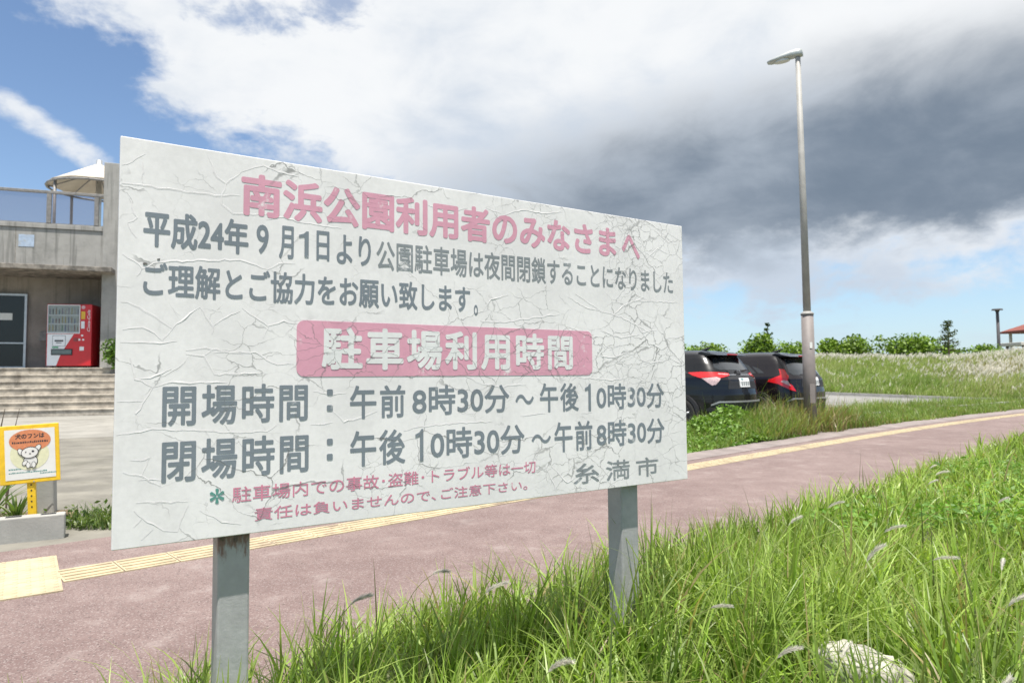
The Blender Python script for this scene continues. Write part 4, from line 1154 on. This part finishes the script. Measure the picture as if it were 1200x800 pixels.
# near verge in front of the path
def near_verge():
    def edge_at(x, y): return -1.98 - 0.26 * vnoise(x, y, 2.2, 1) - 0.10 * vnoise(x, y, 7.0, 2)
    # tufts: blades fan out from a shared root, each tuft with its own height, hue and lean
    N = 16000
    x = rng.uniform(-2.6, 10.5, N); y = rng.uniform(0.7, 11.0, N)
    d = soff(x, y); dist = np.hypot(x, y)
    left = 0.40 + 0.60 * sst(x + 0.25 * (y - 2), -1.5, -0.8)
    k = (d < edge_at(x, y) - .03) & (np.abs(x) < 0.95 * y + 1.0) & (dist > 1.25) & (rng.random(N) < left * np.clip(3.6 / np.maximum(dist, 1), .45, 1))
    k &= ((x - 1.14) / .20) ** 2 + ((y - 2.22) / .23) ** 2 > 1
    tx_, ty_, td, tdist = x[k], y[k], d[k], dist[k]; T = len(tx_)
    th = 0.23 + 0.21 * vnoise(tx_, ty_, 1.4, 5) + rng.random(T) ** 3 * .14
    th *= 0.66 + 0.34 * np.clip((-2.1 - td) / 0.55, 0, 1)
    th *= 0.70 + 0.30 * sst(tx_, -1.5, -0.5)
    th += 0.10 * np.exp(-((tx_ - 0.50) ** 2 + (ty_ - 2.62) ** 2) / 0.25)
    tl = rng.uniform(.15, .95, T); taz = rng.normal(.2, 1.6, T)
    tcol = grass_cols(T, tx_, ty_, PAL, 1.0)
    cnt = np.clip((15 * np.clip(2.8 / tdist, .35, 1.15)).astype(int), 5, 20)
    i = np.repeat(np.arange(T), cnt); n = len(i)
    r = np.abs(rng.normal(0, .035, n)); a = rng.uniform(0, 6.28, n)
    bx, by = tx_[i] + r * np.cos(a), ty_[i] + r * np.sin(a)
    az = np.where(rng.random(n) < .45, taz[i] + rng.normal(0, .5, n), a + rng.normal(0, .5, n))
    h = th[i] * rng.uniform(.5, 1.22, n); lean = np.clip(tl[i] * rng.uniform(.3, 1.5, n), .05, 1.6)
    w = rng.uniform(.0050, .0140, n) * (.85 + .08 * tdist[i])
    c = tcol[i] * rng.uniform(.6, 1.4, (n, 1))
    dead = rng.random(n) < .05
    c[dead] = np.array([0.34, 0.28, 0.13]) * rng.uniform(.7, 1.2, (dead.sum(), 1))
    p1 = blades(bx, by, np.zeros(n), h, w, lean, az, c, 6, 0.75, rng.random(n) * .6)
    # short undergrowth between the tufts
    N = 130000
    x = rng.uniform(-2.6, 10.5, N); y = rng.uniform(0.9, 11.0, N)
    d = soff(x, y); dist = np.hypot(x, y)
    k = (d < edge_at(x, y) + .06) & (np.abs(x) < 0.95 * y + 1.0) & (dist > 1.3) & (rng.random(N) < np.clip(3.2 / dist, .2, 1) * (.4 + .6 * sst(x + 0.25 * (y - 2), -1.0, -0.2)))
    x, y, dist = x[k], y[k], dist[k]; n = len(x)
    c = grass_cols(n, x, y, PAL[1:], 1.3)
    dead = rng.random(n) < .10
    c[dead] = np.array([0.30, 0.25, 0.12]) * rng.uniform(.7, 1.2, (dead.sum(), 1))
    p3 = blades(x, y, np.zeros(n), rng.uniform(.07, .19, n), rng.uniform(.004, .009, n) * (.85 + .09 * dist), np.abs(rng.normal(.6, .4, n)), rng.uniform(0, 6.28, n), c, 4, .6)
    M_ = 90
    xx = rng.uniform(-1.4, 5, M_); yy = rng.uniform(1.6, 6, M_); k = (soff(xx, yy) < -2.25) & (np.hypot(xx, yy) > 1.6); xx, yy = xx[k], yy[k]; m_ = len(xx)
    p2 = blades(xx, yy, np.zeros(m_), rng.uniform(.34, .58, m_), rng.uniform(.006, .010, m_), np.abs(rng.normal(.15, .10, m_)), rng.uniform(0, 6.28, m_), grass_cols(m_, xx, yy, [(0.06, 0.095, 0.02), (0.11, 0.13, 0.04)]), 5, .3)
    V_, Q_, C_ = join_arrays([p1, p2, p3])
    o = np_mesh('verge_grass', V_, Q_, M_GRASS, C_)
    tag(o, 'long bright green grass growing along the near side of the path', 'grass', kind='stuff')
near_verge()

def leaf_cloud(cx, cy, cz, n, lsize, cols, spread, flat=0.0):
    """n leaf quads; cx.. arrays of centres"""
    nrm = rng.normal(size=(n, 3)); nrm[:, 2] = np.abs(nrm[:, 2]) + flat; nrm /= np.linalg.norm(nrm, axis=1)[:, None]
    a = np.cross(nrm, rng.normal(size=(n, 3))); a /= np.linalg.norm(a, axis=1)[:, None]; b_ = np.cross(nrm, a)
    s_ = (lsize * rng.uniform(.6, 1.3, n))[:, None]
    c = np.stack([cx, cy, cz], -1)
    tip = c + a * s_; tail = c - a * s_ * .9; l = c + b_ * s_ * .5 + nrm * s_ * .12; r = c - b_ * s_ * .5 + nrm * s_ * .12
    v = np.stack([tail, l, tip, r], 1).reshape(-1, 3)
    q_ = np.arange(n * 4).reshape(n, 4)
    return v, q_, np.repeat(cols, 4, 0)

# broad-leaved ground cover in the near verge
def ground_cover():
    N = 26000
    x = rng.uniform(1.2, 8.0, N); y = rng.uniform(2.6, 9.5, N)
    d = soff(x, y); v_ = vnoise(x, y, 1.1, 8)
    blob = np.exp(-(((x - 3.3) / 1.5) ** 2 + ((y - 4.6) / 1.1) ** 2)) + 0.8 * np.exp(-(((x - 5.6) / 1.6) ** 2 + ((y - 6.6) / 1.2) ** 2))
    k = (d < -2.6) & (blob * 1.1 + (v_ - .5) * .8 > .45)
    x, y = x[k], y[k]; n = len(x)
    z = 0.13 + 0.16 * vnoise(x, y, 2.2, 9) + rng.uniform(-.09, .06, n)
    c = grass_cols(n, x, y, [(0.065, 0.145, 0.022), (0.115, 0.235, 0.034), (0.165, 0.295, 0.045)], 2)
    v, q_, cc = leaf_cloud(x, y, z, n, 0.024, c, 0, 0.9)
    tag(np_mesh('ground_cover', v, q_, M_LEAF, cc), 'low broad leaved weeds spreading through the near verge grass', 'weeds', kind='stuff')
ground_cover()

# silver seed heads nodding over the near verge
def plume(x, y, h, az, nod, size):
    root = empty('grass_plume', (x, y, 0), 0)
    tag(root, 'silvery grass plume nodding above the near verge grass', 'seed head', 'silver grass plumes in the near verge')
    ca, sa = math.cos(az), math.sin(az)
    pts = []
    for i in range(9):
        t = i / 8; pts.append((ca * nod * t ** 2.4, sa * nod * t ** 2.4, h * (t - .10 * nod / .25 * t ** 5)))
    MB().tube(pts, [.0018 - .0008 * i / 8 for i in range(9)], 5).build('stalk', M_STALK, root)
    # plume: fine hairs round the continuing axis
    p0 = np.array(pts[-1]); dr = np.array(pts[-1]) - np.array(pts[-2]); dr /= np.linalg.norm(dr)
    n = 330; t = rng.random(n); L_ = size
    drop = np.array([ca * .55, sa * .55, -.55])
    ax = p0[None] + dr[None] * (t * L_)[:, None] + drop[None] * (t ** 2 * L_ * .45)[:, None]
    tang = dr[None] + drop[None] * (t * .9)[:, None]; tang /= np.linalg.norm(tang, axis=1)[:, None]
    rad = rng.normal(size=(n, 3)); rad -= (rad * tang).sum(1)[:, None] * tang; rad /= np.linalg.norm(rad, axis=1)[:, None]
    ln_ = (.013 + .010 * np.sin(t * 3.0)) * rng.uniform(.6, 1.2, n) * size / .11
    tip = ax + tang * (ln_ * 1.1)[:, None] + rad * (ln_ * .6)[:, None]
    side = np.cross(tang, rad) * .0007
    v = np.stack([ax - side, ax + side, tip + side * .4, tip - side * .4], 1).reshape(-1, 3)
    c = np.repeat(np.array([[.76, .73, .66]]) * rng.uniform(.75, 1.2, (n, 1)), 4, 0)
    np_mesh('plume', v, np.arange(n * 4).reshape(n, 4), M_PLUME, c, root)
M_STALK = pmat('grass_stalk', (0.22, 0.24, 0.08), .7, .2, 30)
PL = [(2.58, 4.29), (1.82, 3.85), (1.73, 3.8), (1.28, 3.22), (1.08, 2.95), (1.75, 3.27), (1.72, 2.85), (2.03, 2.91), (2.44, 3.48), (0.6, 2.13), (0.74, 1.98), (0.88, 1.88), (0.63, 1.68), (1.05, 1.66), (1.05, 1.54), (1.44, 2.04), (1.06, 2.27), (1.24, 2.44), (1.79, 2.55), (0.78, 1.75), (3.36, 5.55), (-0.09, 2.13), (-0.18, 2.6), (-0.30, 2.55), (-0.52, 2.20), (-0.4, 1.85), (0.03, 1.57), (0.08, 1.7), (0.12, 1.61), (0.18, 1.55), (3.0, 4.9), (4.2, 6.1)]
rp = random.Random(12)
for x, y in [p for i, p in enumerate(PL) if i % 3 != 1]:
    az = rp.uniform(-.7, .9); nod = rp.uniform(.08, .22); h = rp.uniform(.36, .50)
    plume(x - math.cos(az) * nod, y - math.sin(az) * nod, h, az, nod, rp.uniform(.055, .09))

# pale stone lying in the grass
bm = bmesh.new(); bmesh.ops.create_icosphere(bm, subdivisions=4, radius=1)
for v in bm.verts:
    n = mnoise.noise(v.co * 1.4 + Vector((3, 1, 2))) * .28 + mnoise.noise(v.co * 3.5) * .10 + mnoise.noise(v.co * 9) * .03
    v.co = v.co * (1 + n); v.co.x *= .15; v.co.y *= .10; v.co.z *= .115
me = bpy.data.meshes.new('stone'); bm.to_mesh(me); bm.free()
o = link('stone', me, M_ROCK, None, True); o.location = (1.17, 2.36, .085); o.rotation_euler = (0, R(12), R(-10))
tag(o, 'pale bleached stone half buried in the grass at bottom right', 'stone')

# strip of weeds between path and parking lot
def far_strip():
    N = 110000
    a = 5.6 + 27 * rng.random(N) ** 1.25; of = rng.uniform(.78, 2.35, N) + 1.9 * rng.random(N) * (rng.random(N) < .55) * sst(a, 12.0, 13.2)
    q_ = A[None] * a[:, None] + B[None] * (tb(a) + of)[:, None]; x, y = q_[:, 0], q_[:, 1]
    vn = vnoise(x, y, .9, 11)
    k = (of > .74 + .25 * vnoise(x, y, 1.5, 12)) & (rng.random(N) < (.4 + .6 * vn))
    bare = (vnoise(x, y, .55, 14) > .66) & (a > 15.5) & (of > 1.5)
    k &= ~bare
    x, y, a, of = x[k], y[k], a[k], of[k]; n = len(x)
    tall = np.exp(-((a - 13.5) / 1.7) ** 2)
    h = 0.10 + 0.16 * vnoise(x, y, 1.3, 13) + rng.random(n) ** 3 * .25 + tall * (.36 * rng.random(n) + .45 * rng.random(n) ** 6) + (.16 * rng.random(n) + .35 * rng.random(n) ** 9) * np.exp(-((a - 10.6) / 1.6) ** 2)
    h *= .55 + .45 * sst(of, .75, 1.2)
    h *= 1 - .58 * np.exp(-((a - 9.0) / 1.3) ** 2)
    h *= 1 - .30 * sst(a, 14.5, 18)
    h *= 1 + .5 * sst(of, 2.2, 2.6)
    c = grass_cols(n, x, y, [(0.110, 0.175, 0.036), (0.175, 0.255, 0.052), (0.250, 0.320, 0.085)], 1.4)
    dry = rng.random(n) < (.10 + .50 * tall)
    c[dry] = np.array([0.30, 0.235, 0.115]) * rng.uniform(.6, 1.2, (dry.sum(), 1))
    p1 = blades(x, y, gh(x, y), h, rng.uniform(.010, .020, n), np.abs(rng.normal(.4, .3, n)), rng.uniform(0, 6.28, n), c, 4, .5)
    tag(np_mesh('strip_grass', *p1[:2], M_GRASS, p1[2]), 'rough grass and dry stalks between the path and the parking lot', 'grass', kind='stuff')
    # leafy weeds in front of the nearer car
    N = 15000
    a = rng.uniform(6.6, 12.0, N); of = rng.uniform(.85, 2.2, N)
    q_ = A[None] * a[:, None] + B[None] * (tb(a) + of)[:, None]; x, y = q_[:, 0], q_[:, 1]
    hh = (.14 + .32 * np.exp(-((a - 10.7) / 1.0) ** 2) * sst(a, 9.4, 10.3)) * (.55 + .9 * vnoise(x, y, 3.6, 23)) * (0.45 + .75 * vnoise(x, y, 1.7, 21)) * sst(of, .7, 1.25)
    k = vnoise(x, y, 1.1, 22) > .32; x, y, hh = x[k], y[k], hh[k]; n = len(x)
    z = hh * rng.random(n) ** .55
    c = grass_cols(n, x, y, [(0.075, 0.150, 0.024), (0.125, 0.230, 0.036), (0.175, 0.285, 0.05)], 2)
    v, q2, cc = leaf_cloud(x, y, z, n, .045, c, 0, .6)
    tag(np_mesh('leafy_weeds', v, q2, M_LEAF, cc), 'clump of fresh green leafy weeds in front of the parked cars', 'weeds', kind='stuff')
far_strip()

# grass bank beyond the parking lot
def bank():
    N = 150000
    al = rng.uniform(-16, 17, N); d = 12.5 * rng.random(N) ** .9 + .15
    x = 14.8 + .853 * al + .523 * d; y = 29 - .523 * al + .853 * d
    k = (x / y > .20) & (x / y < .90)
    x, y, d = x[k], y[k], d[k]; n = len(x)
    pale = vnoise(x, y, .35, 31)
    top = sst(d, 7.2, 9.5)
    sand = np.exp(-(((x / y - .715) / .07) ** 2 + ((d - 6.5) / 2.4) ** 2))
    h = .18 + .28 * vnoise(x, y, .8, 32) + rng.random(n) * .18
    h *= 1 - .55 * np.clip(sand, 0, 1)
    c = grass_cols(n, x, y, [(0.135, 0.210, 0.038), (0.195, 0.285, 0.056), (0.265, 0.345, 0.085), (0.310, 0.350, 0.125)], .5)
    w = rng.uniform(.016, .032, n)
    straw = rng.random(n) < (.10 + .16 * top + .7 * sand + .15 * (pale > .6))
    c[straw] = np.array([.40, .36, .22]) * rng.uniform(.7, 1.2, (straw.sum(), 1))
    p1 = blades(x, y, gh(x, y), h, w, np.abs(rng.normal(.4, .25, n)), rng.normal(.2, 1.0, n), c, 3, .5)
    tag(np_mesh('bank_grass', *p1[:2], M_GRASS, p1[2]), 'tall grass covering the bank beyond the parking lot', 'grass', kind='stuff')
    # silver plumes, thick along the crest
    pr = (.003 + .065 * top + .12 * sand + .018 * (pale > .55) * sst(d, 2, 7)); k = rng.random(n) < pr
    x, y, h = x[k], y[k], h[k]; n = len(x)
    z0 = gh(x, y) + h * .85
    az = rng.normal(.2, .8, n)
    parts = []
    for j in range(3):
        jx = rng.normal(0, .02, n); jy = rng.normal(0, .02, n)
        c = np.repeat(np.array([[.74, .71, .62]]), n, 0) * rng.uniform(.75, 1.15, (n, 1))
        parts.append(blades(x + jx, y + jy, z0, rng.uniform(.14, .26, n), rng.uniform(.016, .032, n), np.abs(rng.normal(.6, .25, n)), az + rng.normal(0, .4, n), c, 3, .6))
    v, q_, cc = join_arrays(parts)
    tag(np_mesh('bank_plumes', v, q_, M_PLUME, cc), 'white silver grass plumes along the crest of the bank', 'seed heads', kind='stuff')
bank()

# ------------------------------------------------------------------ bushes and trees on the skyline
def crown(cx, cy, z0, rx, ry, h, n, lsize, pal, lobes=7, seed=1):
    """leaf clumps filling an uneven dome"""
    rr = np.random.default_rng(seed)
    cs = []
    for i in range(lobes):
        t = rr.uniform(0, 6.28); r = rr.random() ** .6
        cs.append((math.cos(t) * r * rx * .72, math.sin(t) * r * ry * .72, h * (.34 + .40 * rr.random() * (1 - .45 * r)), rr.uniform(.28, .46)))
    cs.append((0, 0, h * .58, .42))
    P_, C_ = [], []
    for lx, ly, lz, ls in cs:
        m_ = int(n / len(cs))
        u = rr.normal(size=(m_, 3)); u /= np.linalg.norm(u, axis=1)[:, None]
        rad = rr.random((m_, 1)) ** .38 * (1 + .35 * (vnoise(u[:, :1] * 2 + lx, u[:, 1:2] * 2 + u[:, 2:3] * 2 + ly, 1.7, 2) - .5))
        P_.append(np.array([lx, ly, lz]) + u * rad * np.array([rx * ls * 1.25, ry * ls * 1.25, h * ls]))
        f = rr.uniform(.8, 1.25)
        C_.append(np.array(pal)[rr.integers(0, len(pal), m_)] * f * rr.uniform(.75, 1.25, (m_, 1)))
    P_ = np.concatenate(P_); C_ = np.concatenate(C_)
    P_[:, 2] = np.maximum(P_[:, 2], .04)
    n = len(P_)
    return leaf_cloud(P_[:, 0] + cx, P_[:, 1] + cy, P_[:, 2] + z0, n, lsize, C_, 0, .2)

BPAL = [(0.085, 0.150, 0.020), (0.145, 0.235, 0.030), (0.215, 0.320, 0.045)]
def bush(label, pxl, pxr, ytop, Y, n=1500, cat='bush', name='bush', group='bushes along the skyline', lobes=7, pal=BPAL):
    xc = ((pxl + pxr) / 2 - 600) / 800 * Y; rx = (pxr - pxl) / 2 / 800 * Y * 1.28
    zt = CAM_H + ((443 - .0095 * ((pxl + pxr) / 2 - 600)) - ytop) / 800 * Y
    z0 = float(gh(xc, Y)); h = max(.6, zt - z0) * 1.05
    root = empty(name, (xc, Y, z0)); tag(root, label, cat, group)
    v, q_, c = crown(0, 0, 0, rx, rx * .8, h, int(n * 1.8), .13, pal, lobes, int(pxl))
    np_mesh('crown', v, q_, M_LEAF, c, root, smooth=False)
    tr = MB()
    rr = random.Random(int(pxl))
    for k in range(4):
        a_ = rr.uniform(0, 6.28); r_ = rx * .45 * rr.random()
        tr.tube([(0, 0, -.1), (r_ * .4 * math.cos(a_), r_ * .4 * math.sin(a_), h * .3), (r_ * math.cos(a_), r_ * math.sin(a_), h * .65)], [.07, .05, .02], 6)
    tr.build('trunk', M_BARK, root)
bush('low green bush on the skyline above the car nearest the notice board', 796, 852, 401, 46)
bush('leafy green bush with a thin spire rising from it behind the parked cars', 870, 914, 388, 46, 1700)
bush('small low bush on the skyline between the spired bush and the street lamp', 908, 948, 400, 46, 1200)
bush('dense green bush directly right of the street lamp on the skyline', 953, 992, 397, 46, 1500)
bush('bush with a humped top between the street lamp and the broad domed bush', 986, 1024, 394, 46, 1500)
bush('broad rounded dome shaped bush on the crest of the bank', 1028, 1090, 391, 46, 3000, lobes=11)
bush('long low hedge like bush at the foot of the distant lamp post', 1134, 1186, 402, 48, 1800, lobes=9)
bush('small green bush at the foot of the young conifer', 1098, 1132, 402, 45, 900)
# thin spire
def conifer(name, label, px, ytop, Y, zbase, wid, pal, seed, tiers=9, dens=60, lsz=.10):
    x = (px - 600) / 800 * Y; zt = CAM_H + ((443 - .0095 * (px - 600)) - ytop) / 800 * Y; H_ = zt - zbase
    root = empty(name, (x, Y, zbase)); tag(root, label, 'tree')
    MB().tube([(0, 0, -.1), (.02, 0, H_ * .5), (0, 0, H_)], [.06, .04, .01], 8).build('trunk', M_BARK, root)
    rr = np.random.default_rng(seed); P_ = []; br = MB()
    for i in range(tiers):
        f = .22 + .76 * i / (tiers - 1); r = wid * (1 - f) ** .75 + .10; z = H_ * f
        for k in range(5):
            a_ = rr.uniform(0, 6.28); rl = r * rr.uniform(.6, 1.1)
            e = np.array([math.cos(a_) * rl, math.sin(a_) * rl, z + rl * .22])
            br.tube([(0, 0, z), tuple(e)], [.018, .006], 5)
            t = rr.random((dens // 5, 1)) * .85 + .2
            P_.append(np.array([0, 0, z]) * (1 - t) + e * t + rr.normal(0, .055, (dens // 5, 3)))
    br.build('branches', M_BARK, root)
    P_ = np.concatenate(P_); n = len(P_)
    c = np.array(pal)[rr.integers(0, len(pal), n)] * rr.uniform(.8, 1.2, (n, 1))
    v, q_, cc = leaf_cloud(P_[:, 0], P_[:, 1], P_[:, 2], n, lsz, c, 0, .1)
    np_mesh('crown', v, q_, M_LEAF, cc, root, smooth=False)
conifer('spire_tree', 'thin dark spire of a young tree above the bushes behind the cars', 900, 379, 47, 2.0, .35, [(.04, .07, .018), (.06, .10, .022)], 4, 7, 60)
conifer('young_conifer', 'young tiered conifer standing alone on the grass bank', 1112, 376, 40, 2.0, .85, [(.055, .085, .03), (.085, .12, .04)], 9, 9, 55, .085)

# ------------------------------------------------------------------ far lamp and shelters at the right
x = (1171 - 600) / 800 * 52
o = empty('park_lamp', (x, 52, float(gh(x, 52))))
tag(o, 'dark distant park lamp post with a flat top on the skyline', 'street lamp')
zb = float(gh(x, 52)); top = 6.1 - zb
MB().tube([(0, 0, -.2), (0, 0, top - .25)], [.13, .105], 14).build('pole', M_TIMBER, o, smooth=True)
MB().tube([(0, 0, top - .25), (0, 0, top - .12), (0, 0, top - .10), (0, 0, top)], [.11, .16, .38, .34], 18).build('lamp_head', M_TIMBER, o)

def hip(root, w, d_, z0, z1, m, name, over=.0):
    v = [(-w, -d_, z0), (w, -d_, z0), (w, d_, z0), (-w, d_, z0), (-w * .3, 0, z1), (w * .3, 0, z1)]
    v2 = [(p[0], p[1], p[2] - .18) for p in v[:4]]
    return MB().add(v + v2, [(0, 1, 5, 4), (1, 2, 5), (2, 3, 4, 5), (3, 0, 4), (0, 6, 7, 1), (1, 7, 8, 2), (2, 8, 9, 3), (3, 9, 6, 0), (6, 9, 8, 7)]).build(name, m, root)
x0 = (1183 - 600) / 800 * 60
zb = float(gh(x0 + 2.4, 61))
o = empty('park_pavilion', (x0 + 4.5, 61.5, zb)); tag(o, 'distant park pavilion with a red brown hipped roof at the right edge', 'pavilion')
hip(o, 2.6, 2.2, 5.05 - zb, 5.95 - zb, M_ROOF, 'roof')
for sx in (-1, 1):
    for sy in (-1, 1):
        MB().tube([(sx * 2.0, sy * 1.7, -.2), (sx * 2.0, sy * 1.7, 4.9 - zb)], .13, 10).build('column', M_PGREY, o)
MB().tube([(-2.75, -2.1, 4.9 - zb), (-2.75, -2.1, 5.35 - zb)], .2, 8).build('roof_speaker', M_TIMBER, o)
x1 = (1181 - 600) / 800 * 56
zb = float(gh(x1 + 2.2, 56))
o = empty('picnic_shelter', (x1 + 2.9, 56.5, zb)); tag(o, 'low open shelter with a pale flat roof below the red roofed pavilion', 'shelter')
MB().box(-2.3, -1.2, 3.45 - zb, 2.3, 1.2, 3.72 - zb).build('roof', M_PGREY, o, bevel=.03)
for sx in (-1, 1):
    for sy in (-1, 1):
        MB().box(sx * 1.9 - .08, sy * .9 - .08, -.2, sx * 1.9 + .08, sy * .9 + .08, 3.449 - zb).build('post', M_TIMBER, o)
MB().box(-1.8, -.2, 2.75 - zb, 1.8, .2, 2.83 - zb).box(-1.6, -.15, -.1, -1.5, .15, 2.749 - zb).box(1.5, -.15, -.1, 1.6, .15, 2.749 - zb).build('bench', M_TIMBER, o)

# ------------------------------------------------------------------ plants on the left
def spiky(x, y, z, label, n=26, L_=.42, seed=2, pal=((.07, .13, .03), (.13, .20, .05), (.20, .26, .08))):
    global rng
    rng = np.random.default_rng(seed)
    az = rng.uniform(0, 6.28, n); h = rng.uniform(.55, 1, n) * L_
    c = np.array(pal)[rng.integers(0, len(pal), n)]
    v, q_, cc = blades(np.cos(az) * .02, np.sin(az) * .02, np.zeros(n), h, rng.uniform(.018, .03, n), rng.uniform(.2, .95, n), az, c, 6, .55)
    o = np_mesh('strap_leaf_plant', v, q_, M_GRASS, cc); o.location = (x, y, z); tag(o, label, 'plant')
spiky(-4.02, 5.30, .02, 'strap leaved green plant in the bed left of the yellow dog notice', 40, .55, 2)
spiky(-3.80, 5.28, .02, 'smaller strap leaved plant beside the post of the yellow dog notice', 26, .36, 5)
spiky(-4.55, 5.62, .02, 'tall strap leaved plant at the far left edge of the planting bed', 44, .75, 6)
mb = MB(); rs = random.Random(4)
for k in range(3):
    mb.tube([(0, 0, 0), (.02 * rs.uniform(-1, 1), .02, .3), (rs.uniform(-.08, .08), 0, .62), (rs.uniform(-.16, .16), 0, .80)], [.006, .005, .004, .002], 6)
o = mb.build('dry_stem', M_BARK); o.location = (-4.08, 5.55, 0.1); tag(o, 'thin dry brown stem rising above the strap leaved plants', 'dead plant')

def weed_patch(label, x, y, r, n, hmax, seed, name='weed_clump', pal=((.07, .125, .03), (.12, .18, .045), (.18, .23, .07)), z=.02):
    global rng
    rng = np.random.default_rng(seed)
    t = rng.uniform(0, 6.28, n); rr = r * np.sqrt(rng.random(n)); xx, yy = np.cos(t) * rr * 1.3, np.sin(t) * rr * .7
    h = hmax * rng.uniform(.35, 1, n) * (1 - .5 * rr / r)
    c = np.array(pal)[rng.integers(0, len(pal), n)] * rng.uniform(.7, 1.2, (n, 1))
    p1 = blades(xx, yy, np.zeros(n), h, rng.uniform(.006, .012, n), np.abs(rng.normal(.5, .3, n)), rng.uniform(0, 6.28, n), c, 4, .5)
    m_ = n // 2
    xx, yy = xx[:m_] + rng.normal(0, .02, m_), yy[:m_] + rng.normal(0, .02, m_)
    p2 = leaf_cloud(xx, yy, h[:m_] * rng.random(m_), m_, .022, c[:m_], 0, .5)
    v, q_, cc = join_arrays([p1, p2])
    o = np_mesh(name, v, q_, M_GRASS, cc); o.location = (x, y, z); tag(o, label, 'weeds')
weed_patch('ragged weed clump on the path edge right of the concrete block', -3.12, 5.30, .30, 620, .26, 3)
weed_patch('thin low weeds along the forecourt edge close to the notice board', -2.70, 5.62, .22, 220, .10, 9)
weed_patch('short grass tufts filling the planting bed behind the concrete block', -4.1, 5.15, .55, 700, .20, 10)
# planting bed soil
mb = MB()
v = [pp(-9.5, .98)]
mb.add([(*v[0], .024), (-3.30, 5.02, .024), (-3.62, 5.75, .055), (-9, 4.2, .06)], [(0, 1, 2, 3)])
tag(mb.build('planting_bed', pmat('bed_soil', (.16, .11, .07), .95, .4, 6, .6, 40)), kind='structure')

# green shrub beside the vending machine
sx_, sy_ = bw(.42, .62)
root = empty('shrub', (sx_, sy_, 1.35)); tag(root, 'bright green shrub at the top of the steps beside the vending machine', 'shrub')
v, q_, c = crown(0, 0, 0, .42, .35, 1.05, 900, .06, [(.07, .14, .02), (.12, .22, .03)], 5, 44)
np_mesh('crown', v, q_, M_LEAF, c, root, smooth=False)
MB().tube([(0, 0, 0), (.03, 0, .3), (.0, .02, .7)], [.03, .02, .01], 6).build('trunk', M_BARK, root)
